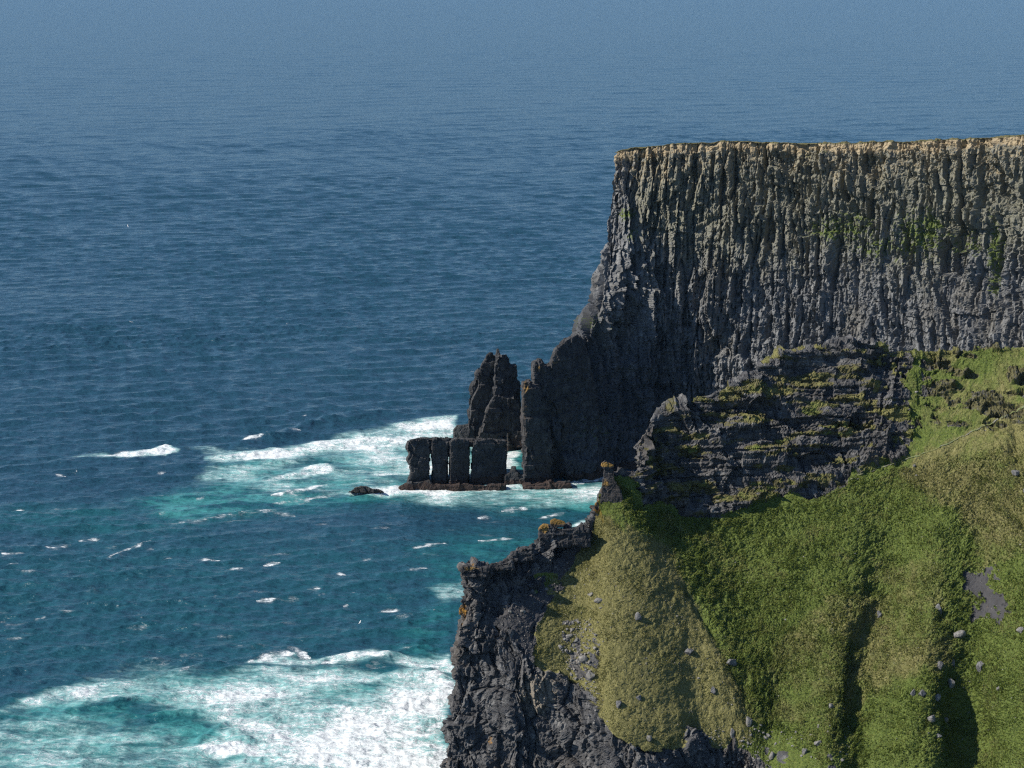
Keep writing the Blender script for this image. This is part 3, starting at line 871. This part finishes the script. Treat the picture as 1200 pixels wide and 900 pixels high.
    lic += 0.5 * np.exp(-(((px - 615) / 20) ** 2 + ((py - 648) / 5) ** 2)) + 0.55 * np.exp(-(((px - 705) / 6) ** 2 + ((py - 606) / 10) ** 2)) + 0.5 * np.exp(-(((px - 700) / 9) ** 2 + ((py - 585) / 25) ** 2))
    lic += 0.55 * np.exp(-(((px - 525) / 5) ** 2 + ((py - 888) / 12) ** 2)) + 0.4 * np.exp(-(((px - 575) / 12) ** 2 + ((py - 870) / 20) ** 2))
    lic *= 0.75 + 0.8 * fbm2(S / 1.2, T / 1.2, 3, seed=203)
    warm = np.exp(-(((px - 630) / 26) ** 2 + ((py - 815) / 30) ** 2)) + 0.6 * np.exp(-(((px - 665) / 30) ** 2 + ((py - 770) / 30) ** 2))
    pale = np.exp(-(((px - 775) / 24) ** 2 + ((py - 530) / 55) ** 2))
    slate = np.clip(scree + bare, 0, 1)
    attrs = {'grass': grass, 'dry': dry, 'lichen': np.clip(lic, 0, 1), 'warm': np.clip(warm, 0, 1), 'pale': pale, 'scree': slate,
             'mossy': np.clip(0.75 * crag * sstep(-0.10, 0.3, onl + 0.3 * nz2) + 0.35 * pale * crag + 0.6 * rightmix, 0, 1)}
    F = grid_faces(*S.shape)
    Pf = P.reshape(-1, 3)
    A = {k: v.reshape(-1) for k, v in attrs.items()}

    rockmat = rock_material('near_rock', (0.028, 0.029, 0.032), (0.070, 0.070, 0.072), (0.19, 0.187, 0.18), (0.085, 0.072, 0.06), strat=0.5, zs=0.12,
                            lich=[('scree', (0.046, 0.045, 0.047), 0.35, 0.7), ('warm', (0.17, 0.15, 0.12), 0.45, 0.8), ('mossy', (0.080, 0.074, 0.032), 0.32, 0.6),
                                  ('lichen', (0.24, 0.125, 0.025), 0.45, 0.75)])
    t = NT('turf')
    nb = t.noise((0.22, 0.22, 0.22), 1.0, 5, 0.65)
    nf = t.noise((1.7, 1.7, 1.7), 1.0, 5, 0.7)
    green = t.ramp(nf, [(0.28, (0.038, 0.056, 0.012)), (0.5, (0.085, 0.115, 0.026)), (0.72, (0.145, 0.165, 0.045))])
    dryc = t.ramp(nf, [(0.28, (0.070, 0.068, 0.027)), (0.5, (0.140, 0.132, 0.050)), (0.72, (0.225, 0.205, 0.095))])
    c = t.mix(t.map(t.math('ADD', t.attr('dry'), t.math('MULTIPLY', t.math('SUBTRACT', nb, 0.5), 1.1)), 0.2, 0.8), green, dryc)
    c = t.mix(t.map(t.attr('lichen'), 0.3, 0.8, 0, 0.55), c, (0.20, 0.125, 0.016))
    sp = t.noise((3.2, 3.2, 3.2), 1.0, 2, 0.5)
    c = t.mix(t.map(sp, 0.66, 0.72, 0, 0.5), c, (0.13, 0.115, 0.085))
    bm = t.bump(t.noise((4.5, 4.5, 4.5), 1.0, 4, 0.7), 0.22, 1.0)
    turfmat = t.surf(c, 0.9, bm, 0.15)

    fg = A['grass'][F].mean(1) > 0.5
    fpx = px.reshape(-1)[F].mean(1); fpy = py.reshape(-1)[F].mean(1)
    fr = front.reshape(-1)[F].mean(1) > 0.5
    left = ((fpx < 700) | ((fpy > 640) & ~fg)) & fr
    cragf = ~fg & ~left
    for nm, keep, mt, lab in (('grassy_slope', fg, turfmat, 'steep green and straw coloured grass slope of the near headland'),
                              ('sea_cliff', ~fg & left, rockmat, 'dark broken sea cliff and scree at the seaward edge of the grass'),
                              ('layered_crag', cragf, rockmat, 'dark layered rock crag along the crest above the grass')):
        v, f, a = submesh(Pf, F, keep, A)
        tag(mesh_from(nm, v, f, mt, a), lab, kind='structure')
    bvh = BVHTree.FromPolygons([tuple(q) for q in P[:, :rows[8]].reshape(-1, 3)[:].tolist()], grid_faces(P.shape[0], rows[8]).tolist())
    return dict(P=P, S=S, T=T, N=N, px=px, py=py, grass=grass, dry=dry, front=front, rows=rows, crag=crag, lush=lush, bvh=bvh, rockmat=rockmat, turf=turfmat, lic=lic)


near = build_near()

# ------------------------------------------------------------------ free-standing rocks
def prisms_to_mesh(prs, voxel):
    """prs: list of (outline pixels, depth front, depth back, shrink of the back); united with a voxel remesh"""
    verts, faces = [], []
    for outl, y0, y1, shr in prs:
        n = len(outl)
        b = len(verts)
        cx = sum(q[0] for q in outl) / n; cyb = max(q[1] for q in outl)
        xa = min(q[0] for q in outl); xb = max(q[0] for q in outl)
        ya, yb = y0 if isinstance(y0, tuple) else (y0, y0)
        for q in outl: verts.append(U(q[0], q[1], ya + (yb - ya) * (q[0] - xa) / (xb - xa)))
        for q in outl:
            qx = cx + (q[0] - cx) * shr; qy = cyb + (q[1] - cyb) * (1 - (1 - shr) * 0.5)
            verts.append(U(qx, qy, y1))
        A = 0
        for i in range(n):
            j = (i + 1) % n
            A += outl[i][0] * outl[j][1] - outl[j][0] * outl[i][1]
        idx = list(range(b, b + n)); idb = list(range(b + n, b + 2 * n))
        if A > 0:    # clockwise on the picture plane seen with y down
            faces.append(idx[::-1]); faces.append(idb)
            for i in range(n):
                j = (i + 1) % n
                faces.append([idx[i], idx[j], idb[j], idb[i]])
        else:
            faces.append(idx); faces.append(idb[::-1])
            for i in range(n):
                j = (i + 1) % n
                faces.append([idx[j], idx[i], idb[i], idb[j]])
    me = bpy.data.meshes.new('tmp'); me.from_pydata(verts, [], faces); me.update()
    o = bpy.data.objects.new('tmp', me); COL.objects.link(o)
    md = o.modifiers.new('r', 'REMESH'); md.mode = 'VOXEL'; md.voxel_size = voxel; md.adaptivity = 0
    dg = bpy.context.evaluated_depsgraph_get(); dg.update()
    em = o.evaluated_get(dg).to_mesh()
    n = len(em.vertices)
    P = np.empty(n * 3, np.float32); em.vertices.foreach_get('co', P)
    N = np.empty(n * 3, np.float32); em.vertex_normals.foreach_get('vector', N)
    F = np.array([list(p.vertices) for p in em.polygons if len(p.vertices) == 4], np.int32)
    o.evaluated_get(dg).to_mesh_clear()
    bpy.data.objects.remove(o); bpy.data.meshes.remove(me)
    return P.reshape(-1, 3), N.reshape(-1, 3), F


def carve(P, N, a, sc, seed, lay=0.0, layh=1.0):
    P = P.astype(np.float64)
    wp = P + 0.25 * sc * np.stack([fbm3(P, sc * 1.5, 2, seed + k) for k in range(3)], -1)
    d = a * facet3(wp, (sc, sc, sc * 1.5), seed) + 0.30 * a * facet3(wp, (sc * .38, sc * .38, sc * .5), seed + 20) + 0.12 * a * facet3(wp, (sc * .15, sc * .15, sc * .17), seed + 40)
    if lay:
        l = np.floor(wp[:, 2] / layh)
        d += lay * (_h(l.astype(np.int64), np.floor(wp[:, 0] / (layh * 7)).astype(np.int64), seed=seed) * 2 - 1)
    return P + N * d[:, None]


stack_mat = rock_material('stack_rock', (0.020, 0.021, 0.023), (0.044, 0.044, 0.046), (0.095, 0.094, 0.092), (0.050, 0.042, 0.036), strat=0.45, zs=0.2,
                          lich=[('lichen', (0.20, 0.120, 0.032), 0.42, 0.85), ('wet', (0.036, 0.025, 0.021), 0.3, 0.7)])


def rock(name, prs, voxel, a, sc, seed, label=None, cat=None, kind=None, lay=0.0, layh=1.0, wet=0.0, lichen=None, group=None, mat=None):
    P, N, F = prisms_to_mesh(prs, voxel)
    P2 = carve(P, N, a, sc, seed, lay, layh)
    px, py = picpos(P2)
    wv = sstep(wet + 1.2, wet - 0.6, P2[:, 2] + 1.0 * fbm3(P2, 3.0, 2, seed)) if wet else np.zeros(len(P2))
    lv = np.zeros(len(P2))
    for (cx, cy, rx, ry, v) in (lichen or []):
        lv = np.maximum(lv, v * np.exp(-((px - cx) / rx) ** 2 - ((py - cy) / ry) ** 2))
    o = mesh_from(name, P2, F, mat or stack_mat, {'wet': wv, 'lichen': lv})
    return tag(o, label, cat, group, kind)


rock('sea_stack', [
    ([(549, 534), (549, 470), (553, 452), (560, 436), (567, 423), (571, 415), (577, 412), (582, 420), (581, 440), (579, 470), (580, 534)], (782, 786), 799, 0.85),
    ([(574, 534), (578, 480), (579.5, 424), (582, 415), (594, 414), (596, 424), (603, 428), (606, 446), (609.5, 470), (611.5, 534)], (776, 781), 799, 0.85),
    ([(556, 534), (563, 502), (573, 474), (580, 463), (595, 466), (597, 534)], (770, 775.5), 790, 0.9),
    ([(594, 534), (595, 467), (605, 465), (611, 482), (611.5, 534)], (774, 777), 790, 0.9),
    ([(581, 420), (581.3, 409), (583, 407.5), (585, 409), (586.5, 420)], 783, 788, 0.9),
], 0.34, 1.0, 8.0, 11, 'tall dark sea stack with a split pointed top, standing behind the slit rock', 'sea stack', lay=0.38, layh=1.9, wet=1.8)

rock('slit_rock', [
    ([(474, 577), (478.5, 563), (482, 556), (481, 545), (477.5, 538), (480, 530), (476.5, 524), (478, 516.5), (484, 516), (490, 513.5), (502.4, 514), (503.4, 530), (502.6, 545), (503.4, 577)], (717, 719.6), 736, 0.96),
    ([(506.4, 577), (507.2, 550), (506.2, 530), (506.2, 517), (510, 513.0), (518, 514.6), (524.0, 513.6), (524.0, 540), (523.6, 556), (524.6, 577)], (719.5, 721.5), 738, 0.96),
    ([(527.6, 577), (527.5, 545), (527.8, 517), (535, 514), (548.6, 515.5), (549.4, 535), (548.4, 577)], (720.5, 723.6), 740, 0.97),
    ([(553.6, 577), (553.4, 545), (554.4, 530), (554.2, 518), (566, 515.5), (575, 514.0), (584, 516.0), (592.5, 516.8), (592.5, 540), (591.5, 577)], (723.5, 727.6), 743, 0.97),
    ([(492, 531), (492, 514), (516, 514), (516, 531)], 722, 735, 0.96),
    ([(515, 534), (515, 514), (540, 514.5), (540, 534)], 724, 736, 0.96),
    ([(540, 522.5), (540, 514.8), (565, 514.8), (565, 522.5)], 727, 738, 0.96),
    ([(465, 579), (468, 571), (482, 565), (502, 563), (508, 568), (530, 568.5), (545, 567), (560, 569), (592, 568), (594, 579)], 716, 736, 0.9),
], 0.22, 0.40, 3.0, 23, 'flat topped dark rock pierced by narrow upright slits, standing in the surf', 'sea rock', lay=0.18, layh=1.3, wet=2.2)

rock('sea_boulder', [([(531, 521), (532, 503), (536, 498.5), (549, 497.5), (556, 500), (557, 521)], 781, 792, 0.85)], 0.25, 0.35, 3.0, 31,
     'rounded dark boulder in white foam against the foot of the sea stack', 'boulder', wet=1.0, group='boulders washed by the surf')
rock('sea_boulder', [([(594, 524), (597, 512), (603, 505), (610, 503), (620, 506), (622, 524)], 775, 785, 0.85)], 0.25, 0.4, 3.0, 33,
     'reddish boulder behind the gap between the slit rock and the headland', 'boulder', wet=4.5, group='boulders washed by the surf')
rock('sea_boulder', [([(590, 577), (592, 557), (598, 553), (600, 547), (604, 547), (605, 553), (614, 557), (618, 577)], 723, 733, 0.9)], 0.22, 0.3, 2.4, 35,
     'low dark block with a knob on top that fills the bottom of the gap', 'boulder', wet=1.4, group='boulders washed by the surf')
rock('skerry', [([(408, 577), (414, 573), (422, 570), (430, 570), (436, 573), (446, 574.5), (450, 577)], 708, 718, 0.8)], 0.2, 0.25, 2.0, 37,
     'low black skerry awash in foam off the seaward end of the slit rock', 'skerry', wet=1.0)
rock('headland_foot', [
    ([(614, 574), (614.5, 568), (614, 500), (613, 462), (614, 448), (620, 446), (622, 452), (630, 455), (640, 470), (650, 574)], (721, 727), 750, 1.0),
    ([(622, 574), (625, 452), (626, 438), (625.5, 425), (632, 423.5), (635, 430), (645, 427), (652, 410), (664, 398), (676, 392), (690, 420), (700, 480), (704, 574)], (728, 742), 772, 1.0),
    ([(614, 576), (615, 568), (640, 566), (668, 563), (672, 576)], 718, 738, 0.9),
], 0.36, 0.75, 5.5, 41, 'dark broken foot of the tall headland dropping sheer into the sea', kind='structure', lay=0.4, layh=1.9, wet=2.0,
     lichen=[(617, 455, 7, 12, .62), (630, 430, 5, 9, .62), (616, 480, 6, 26, .45), (650, 425, 6, 10, .5), (640, 520, 30, 14, .28)])

rock('rock_pillar', [
    ([(707, 566), (708, 549), (718.5, 549), (719.5, 566)], 470, 473, 0.95),
    ([(704.5, 546), (705, 543), (709, 540), (712, 542.5), (719, 544.5), (719, 547), (715, 550), (708, 550)], 469.6, 473.2, 0.95),
    ([(703, 590), (706.5, 561), (713, 559.5), (719, 561), (725, 570), (729, 580), (730, 590)], 469, 475, 0.95),
], 0.09, 0.09, 0.9, 51, 'slim upright rock pillar with an orange lichen cap, at the seaward end of the crag', 'rock pillar', lay=0.06, layh=0.5,
     lichen=[(712, 544.5, 12, 3.6, 1.2), (710, 567, 7, 6, .8)])
rock('lichen_boulder', [
    ([(644.5, 619), (645, 610), (650, 607.5), (661.5, 611), (663.5, 614), (660, 617), (653, 617.5), (652, 621)], 461.5, 465, 0.9),
], 0.08, 0.07, 0.8, 61, 'small flat rock coated in orange lichen, perched on the seaward point', 'boulder', lichen=[(654, 610, 16, 6, 1.2)])
rock('rock_ledge', [
    ([(540.5, 667), (541, 664.5), (548, 663.5), (560, 666), (575, 664.5), (578, 672), (560, 676), (544, 677)], 444.5, 456, 0.95),
    ([(572, 668), (573, 661.5), (585, 661), (600, 657), (603, 668)], 448, 459, 0.95),
    ([(590, 660), (591, 655.5), (598, 655), (600, 648), (610, 646.5), (611, 643), (624, 642), (626, 656)], 453, 462, 0.95),
    ([(632.5, 640), (632, 620), (637, 615), (645, 616), (653, 622), (672, 619.5), (690, 620), (692, 640)], 459.5, 470, 0.95),
], 0.13, 0.30, 1.8, 71, 'jutting flat rock ledges along the top of the sea cliff', kind='structure', lay=0.22, layh=0.7,
     lichen=[(552, 666, 16, 4, .7), (613, 646, 14, 4, .5), (637, 618, 7, 7, 1.2)], mat=None)

# ------------------------------------------------------------------ boulders on the turf
BVH = near['bvh']
CAMV = Vector((0, 0, CAM_H))


def hit(px, py):
    d = (Vector(U(px, py, 450.0)) - CAMV).normalized()
    loc, nor, i, dist = BVH.ray_cast(CAMV, d)
    return loc, nor


bt = NT('boulder_rock')
bc = bt.ramp(bt.noise((1.6, 1.6, 1.6), 1.0, 6, 0.7), [(0.3, (0.085, 0.082, 0.078)), (0.52, (0.17, 0.165, 0.155)), (0.72, (0.31, 0.295, 0.27))])
bc = bt.mix(bt.map(bt.noise((0.7, 0.7, 0.7), 1.0, 3), 0.56, 0.66, 0, 0.55), bc, (0.11, 0.10, 0.05))
boulder_mat = bt.surf(bc, 0.9, bt.bump(bt.noise((5, 5, 5), 1.0, 5, 0.7), 0.1, 0.8), 0.2)
bt = NT('dark_boulder_rock')
bc = bt.ramp(bt.noise((1.6, 1.6, 1.6), 1.0, 6, 0.7), [(0.3, (0.06, 0.06, 0.062)), (0.52, (0.12, 0.12, 0.12)), (0.72, (0.22, 0.215, 0.21))])
dark_boulder_mat = bt.surf(bc, 0.9, bt.bump(bt.noise((5, 5, 5), 1.0, 5, 0.7), 0.1, 0.8), 0.2)


def ico_dirs(sub):
    import bmesh
    bm = bmesh.new(); bmesh.ops.create_icosphere(bm, subdivisions=sub, radius=1.0)
    V = np.array([v.co[:] for v in bm.verts]); F = np.array([[v.index for v in f.verts] for f in bm.faces], np.int32)
    bm.free()
    return V / np.linalg.norm(V, axis=1, keepdims=True), F


D4, F4 = ico_dirs(4)
D1, F1 = ico_dirs(1)


def chopped(D, rng, dims, planes=11):
    n = rng.normal(size=(planes, 3)); n /= np.linalg.norm(n, axis=1, keepdims=True)
    h = rng.uniform(0.50, 0.95, planes)
    q = D @ n.T
    r = np.where(q > 0.05, h[None] / np.maximum(q, 0.05), 9).min(1)
    r = np.minimum(r, 1.15)
    return D * r[:, None] * np.array(dims)[None]


BOULDERS = [
    # px, py, width px, height px, material, label
    (1124.5, 742, 12, 11, 0, 'rounded pale boulder casting a shadow on turf below the bare earth patch'),
    (1114, 799, 8, 11, 0, 'upright pale boulder at the top edge of the deep grassy gully'),
    (1097, 817, 12, 9, 0, 'broad pale boulder lying flat beside the two small dark ones'),
    (1081, 812, 8, 9, 1, 'dark boulder touching the broad flat pale one'),
    (1070, 811, 7, 8, 1, 'small grey boulder that ends the short row of three'),
    (1101.5, 779, 9, 10, 1, 'dark squat boulder in short grass above the row of three'),
    (1117, 776, 6, 10, 1, 'narrow dark slab standing beside the dark squat boulder'),
    (1150, 780, 10, 12, 1, 'angular dark boulder with a pale lit flank, alone on open grass'),
    (1197, 738, 10, 7, 0, 'grey boulder at the frame edge level with the bare earth patch'),
    (1092, 840, 9, 9, 0, 'blocky pale boulder below the broad flat one'),
    (1108, 843, 6, 8, 0, 'small pale upright stone on the rim of the shaded gully'),
    (1099, 862, 8, 6, 1, 'low dark stone at the bottom of the group beside the gully'),
    (958.5, 870, 8, 9, 0, 'bright squared boulder in the stony ground at the foot of the slope'),
    (943, 880, 7, 9, 0, 'pale tilted boulder beside the bright squared one'),
    (904, 885, 7, 10, 0, 'pale boulder half sunk in stony ground by the lower frame edge'),
    (974, 826, 6, 7, 0, 'lone pale stone below the dark narrow gully'),
    (1030, 719, 6, 8, 1, 'grey stone at the head of the shaded hollow'),
    (1100, 713, 7, 12, 1, 'dark outcropping stone in the shaded notch left of the bare earth patch'),
    (877, 845, 8, 15, 0, 'tall pale standing stone at the bottom of the green gully'),
    (858, 858, 5, 12, 0, 'slim pale stone where the straw coloured spur ends'),
    (857, 775, 12, 10, 1, 'grey boulder capped with moss in the lush green gully'),
    (835, 808, 8, 8, 1, 'dark stone near the edge of the straw coloured spur'),
    (808, 763, 10, 8, 1, 'dark stone with a white spot midway down the spur'),
    (748, 722, 7, 11, 1, 'dark upright stone high on the straw coloured spur'),
    (749, 817, 7, 6, 1, 'small dark wedge in the smooth turf of the lower spur'),
    (725, 824, 9, 9, 1, 'flat grey slab at the edge of the rubble strip'),
    (760, 864, 7, 7, 0, 'grey boulder beside the turf scar just above the cliff edge'),
    (701, 703, 9, 5, 0, 'pale flat stone above the rubble strip'),
    (692, 696, 6, 5, 0, 'white stone uppermost above the rubble strip'),
    (1170, 806, 6, 5, 0, 'small pale stone in the grass beyond the shaded gully'),
    (667, 745, 10, 7, 0, 'palest block near the top of the rubble strip'),
    (684, 770, 11, 9, 0, 'large grey block in the middle of the rubble strip'),
    (692, 790, 9, 8, 0, 'grey block at the lower end of the rubble strip'),
    (640, 690, 5, 5, 0, 'pale stone resting on dark scree by the grass edge'),
    (613, 716, 6, 5, 0, 'pale flat stone in the middle of the dark scree'),
    (598, 716, 5, 5, 0, 'pale stone at the seaward side of the dark scree'),
    (1203, 575, 9, 9, 0, 'grey rock in the dark notch at the frame edge'),
    (1191, 553, 10, 8, 1, 'grey rock at the lower end of the dark vertical notch'),
]
rng = np.random.RandomState(12)
for i, (px, py, wp, hp, m, lab) in enumerate(BOULDERS):
    loc, nor = hit(px, py + hp * 0.3)
    if loc is None:
        continue
    k = loc.y / FPX * 0.98
    w_, h_ = wp * k * 0.5, hp * k * 0.5
    V = chopped(D4, rng, (w_ * 1.15, w_ * rng.uniform(0.85, 1.2), h_ * 1.15), 9)
    V += D4 * (0.05 * w_ * facet3(V, (w_ * .35,) * 3, 300 + i))[:, None]
    o = mesh_from('boulder', V, F4, (boulder_mat, dark_boulder_mat)[m])
    o.location = loc + Vector((0, 0, h_ * 0.38))
    o.rotation_euler = (0, 0, 0)
    tag(o, lab, 'boulder', 'boulders on the grass slope')

# loose stones of the scree and the rubble, far too many to count
px, py, P, fr = near['px'], near['py'], near['P'], near['front']
gr = near['grass']
n12 = len(D1)
SV, SF = [], []
zones = [(RUBBLE, 260, 0.14, 0.55), (SCREE, 420, 0.06, 0.24), ([(880, 850), (1000, 850), (990, 905), (840, 905)], 220, 0.12, 0.5), ([(820, 850), (850, 850), (860, 905), (800, 905)], 120, 0.1, 0.35),
         ([(720, 640), (1200, 560), (1200, 880), (720, 860)], 260, 0.08, 0.26), ([(640, 640), (850, 720), (850, 860), (660, 760)], 220, 0.08, 0.28), (BARE, 90, 0.05, 0.15),
         ([(560, 760), (700, 800), (720, 880), (560, 800)], 150, 0.1, 0.4), ([(790, 400), (1080, 400), (1080, 560), (760, 580)], 160, 0.12, 0.4)]
for poly, cnt, smin, smax in zones:
    m = np.argwhere((in_poly(px, py, poly) > 0) & (fr > 0.9))
    for q in m[rng.randint(0, len(m), cnt)]:
        s = smin + (smax - smin) * rng.uniform() ** 3
        V = chopped(D1, rng, (s * rng.uniform(.8, 1.4), s * rng.uniform(.8, 1.4), s * rng.uniform(.6, 1.0)), 8) + P[q[0], q[1]] + np.array((0, 0, s * 0.35))
        SF.append(F1 + len(SV) * n12); SV.append(V)
tag(mesh_from('loose_stones', np.concatenate(SV), np.concatenate(SF), boulder_mat), 'loose grey stones strewn over scree and turf', kind='stuff')

# the thin trodden line that climbs the slope below the crag
pp = [(966, 583), (985, 571), (1005, 557), (1030, 548), (1055, 541), (1080, 533), (1105, 522), (1130, 511), (1150, 501), (1170, 491), (1190, 482), (1215, 470)]
pts = [hit(*q) for q in pp]
pts = [(l, n) for l, n in pts if l is not None]
pv, pf = [], []
fine_pts = []
for a in range(len(pp) - 1):
    for s in range(14):
        f = s / 14.0
        l, n = hit(pp[a][0] * (1 - f) + pp[a + 1][0] * f, pp[a][1] * (1 - f) + pp[a + 1][1] * f + 0.8 * math.sin(a * 2.1 + s * 0.4))
        if l is not None: fine_pts.append((l, n, (a + f) / (len(pp) - 1)))
for i, (l, n, f) in enumerate(fine_pts):
    wd = max(0.02, 0.055 + 0.13 * f * f + 0.03 * math.sin(i * 1.7) + 0.05 * math.sin(i * 0.31))
    up = Vector((0, -0.35, 0.94))
    base = l + n * 0.22
    pv += [base + Vector((-0.25, 0.60, 0.76)) * wd, base - Vector((-0.25, 0.60, 0.76)) * wd]
pf = [[2 * i, 2 * i + 1, 2 * i + 3, 2 * i + 2] for i in range(len(fine_pts) - 1)]
t = NT('trodden_path')
pc = t.mix(t.map(t.noise((0.25, 0.25, 0.25), 1.0, 3), 0.45, 0.6), (0.125, 0.15, 0.055), (0.15, 0.145, 0.12))
tag(mesh_from('path', np.array([tuple(v) for v in pv]), np.array(pf), t.surf(pc, 0.9), None), 'thin pale trodden path climbing the grass below the crag', kind='structure')


# ------------------------------------------------------------------ grass
def build_grass():
    P, N, px, py = near['P'], near['N'], near['px'], near['py']
    ok = (near['grass'] > 0.7) & (near['front'] > 0.9) & (px < 1260) & (py < 915)
    idx = np.argwhere(ok)
    rng = np.random.RandomState(9)
    n = 170000
    q = idx[rng.randint(0, len(idx), n)]
    base = P[q[:, 0], q[:, 1]].astype(np.float64); nor = N[q[:, 0], q[:, 1]]
    lush = near['lush'][q[:, 0], q[:, 1]]; dry = near['dry'][q[:, 0], q[:, 1]]
    clump = fbm3(base, 1.6, 2, 400)
    patch = fbm3(base, 5.0, 4, 410); sw_ = fbm3(base, 2.0, 3, 420)
    dry = np.clip(dry + 0.55 * patch, 0, 1)
    short = sstep(0.25, -0.25, fbm3(base, 7.0, 3, 430) + 0.35 * (lush - 0.5))
    nb = 3
    verts = np.zeros((n, nb, 3, 3)); tone = np.zeros((n, nb, 3)); dr = np.zeros((n, nb, 3))
    for b in range(nb):
        a = rng.uniform(0, 6.283, n)
        hgt = (0.22 + 0.30 * rng.uniform(size=n)) * (0.62 + 0.6 * lush) * (1 + 0.9 * clump) * (1 - 0.5 * short)
        wd = 0.07 + 0.07 * rng.uniform(size=n)
        side = np.stack([np.cos(a), np.sin(a), 0 * a], -1)
        lean = np.stack([rng.normal(0, .35, n) + 0.25, rng.normal(0, .35, n) - 0.15, 0 * a], -1)
        up = np.array((0, 0, 1.0)) * 0.75 + nor * 0.5 + lean
        up /= np.linalg.norm(up, axis=1, keepdims=True)
        o = base + side * 0.08 - nor * 0.06
        verts[:, b, 0] = o - side * wd[:, None]; verts[:, b, 1] = o + side * wd[:, None]; verts[:, b, 2] = o + up * hgt[:, None]
        tone[:, b] = np.clip(0.5 + 0.33 * rng.normal(size=n) * 0.6 + 0.55 * sw_ + 0.45 * patch, 0, 1)[:, None]; dr[:, b] = np.clip(dry + rng.normal(0, .12, n), 0, 1)[:, None]
    F = np.arange(n * nb * 3).reshape(-1, 3)
    t = NT('grass_blades')
    g = t.ramp(t.attr('tone'), [(0.0, (0.046, 0.076, 0.014)), (0.5, (0.130, 0.170, 0.033)), (1.0, (0.24, 0.26, 0.078))])
    d = t.ramp(t.attr('tone'), [(0.0, (0.105, 0.100, 0.042)), (0.5, (0.195, 0.196, 0.064)), (1.0, (0.35, 0.31, 0.16))])
    c = t.mix(t.attr('dry'), g, d)
    b = t.n('ShaderNodeBsdfPrincipled', {'Base Color': c, 'Roughness': 0.8, 'Specular IOR Level': 0.15})
    tr = t.n('ShaderNodeBsdfTranslucent', {'Color': c})
    mx = t.n('ShaderNodeMixShader', {0: 0.3, 1: b.outputs[0], 2: tr.outputs[0]})
    t.t.links.new(mx.outputs[0], t.out.inputs['Surface'])
    tag(mesh_from('grass', verts.reshape(-1, 3), F, t.m, {'tone': tone, 'dry': dr}), 'tufted green and straw coloured grass covering the near slope', kind='stuff')


build_grass()

# ------------------------------------------------------------------ gulls low over the water
t = NT('gull_plumage')
gull_mat = t.surf(t.ramp(t.attr('tip'), [(0.80, (0.80, 0.80, 0.78)), (0.88, (0.05, 0.05, 0.05))]), 0.7)
t = NT('gull_bill'); bill_mat = t.surf((0.6, 0.35, 0.05), 0.5)


def make_gull(name, scale):
    rows = []
    V, F, T = [], [], []
    # body: rings along the axis from bill to tail
    prof = [(-.30, .012), (-.26, .045), (-.20, .052), (-.14, .05), (-.05, .075), (.06, .072), (.16, .045), (.24, .03), (.33, .04), (.36, .01)]
    for x, r in prof:
        flat = 0.35 if x > .22 else 0.9
        for k in range(10):
            a = k / 10 * 2 * math.pi
            V.append((x, r * math.cos(a), r * flat * math.sin(a) + 0.02 * (x < -.1))); T.append(0)
    for i in range(len(prof) - 1):
        for k in range(10):
            F.append([i * 10 + k, i * 10 + (k + 1) % 10, (i + 1) * 10 + (k + 1) % 10, (i + 1) * 10 + k])
    for s in (-1, 1):
        b = len(V)
        st = [(0.03, 0.02, -.12, .10), (.22, .12, -.17, .05), (.42, .13, -.13, .03), (.58, .08, -.03, .06), (.68, .03, .09, .10)]
        for (y, z, xf, xb) in st:
            for x, dz in ((xf, 0), ((xf + xb) / 2, .014), (xb, 0), ((xf + xb) / 2, -.010)):
                V.append((x, s * y, z + dz)); T.append(y / .68)
        for i in range(4):
            for k in range(4):
                F.append([b + i * 4 + k, b + i * 4 + (k + 1) % 4, b + (i + 1) * 4 + (k + 1) % 4, b + (i + 1) * 4 + k])
    return mesh_from(name, np.array(V) * scale, np.array(F), gull_mat, {'tip': np.array(T)}, smooth=True)


def bill(parent, scale):
    V = [(-.345, 0, .015)] + [(-.29, .014 * math.cos(a), .02 + .014 * math.sin(a)) for a in (0, 1.57, 3.14, 4.71)]
    F = [[0, 1, 2], [0, 2, 3], [0, 3, 4], [0, 4, 1]]
    return mesh_from('bill', np.array(V) * scale, np.array(F), bill_mat, parent=parent)


for px_, py_, Y, rz, rx, lab in ((150, 265, 640, 0.5, 0.75, 'white gull banking steeply over the open blue sea'),
                                 (154, 377.5, 520, 1.35, 0.15, 'white gull gliding level over the dark blue sea'),
                                 (422, 729, 500, 2.2, -0.9, 'white gull diving over dark water above the breaking waves')):
    g = make_gull('gull', 1.0)
    bill(g, 1.0)
    g.location = U(px_, py_, Y); g.rotation_euler = (rx, 0.0, rz)
    tag(g, lab, 'gull', 'gulls over the sea')

# ------------------------------------------------------------------ the air
HAZE = 0.000010
hv = np.array([(x, y, z) for z in (-6.0, 212.0) for x, y in ((-80000, -80000), (80000, -80000), (80000, 80000), (-80000, 80000))], float)
hf = np.array([[3, 2, 1, 0], [4, 5, 6, 7], [0, 1, 5, 4], [1, 2, 6, 5], [2, 3, 7, 6], [3, 0, 4, 7]])
t = NT('sea_air')
pv = t.n('ShaderNodeVolumePrincipled', {'Color': (0.42, 0.70, 1.0, 1), 'Density': HAZE, 'Anisotropy': 0.2})
t.t.links.new(pv.outputs[0], t.out.inputs['Volume'])
tag(mesh_from('haze', hv, hf, t.m), 'thin pale sea air that blues the far water', kind='stuff')
scene.cycles.max_bounces = 6
scene.cycles.diffuse_bounces = 3
scene.cycles.volume_bounces = 0
scene.cycles.use_denoising = False
scene.cycles.sample_clamp_direct = 2.0
scene.cycles.sample_clamp_indirect = 3.0
scene.cycles.pixel_filter_type = 'BLACKMAN_HARRIS'
scene.cycles.filter_width = 1.25
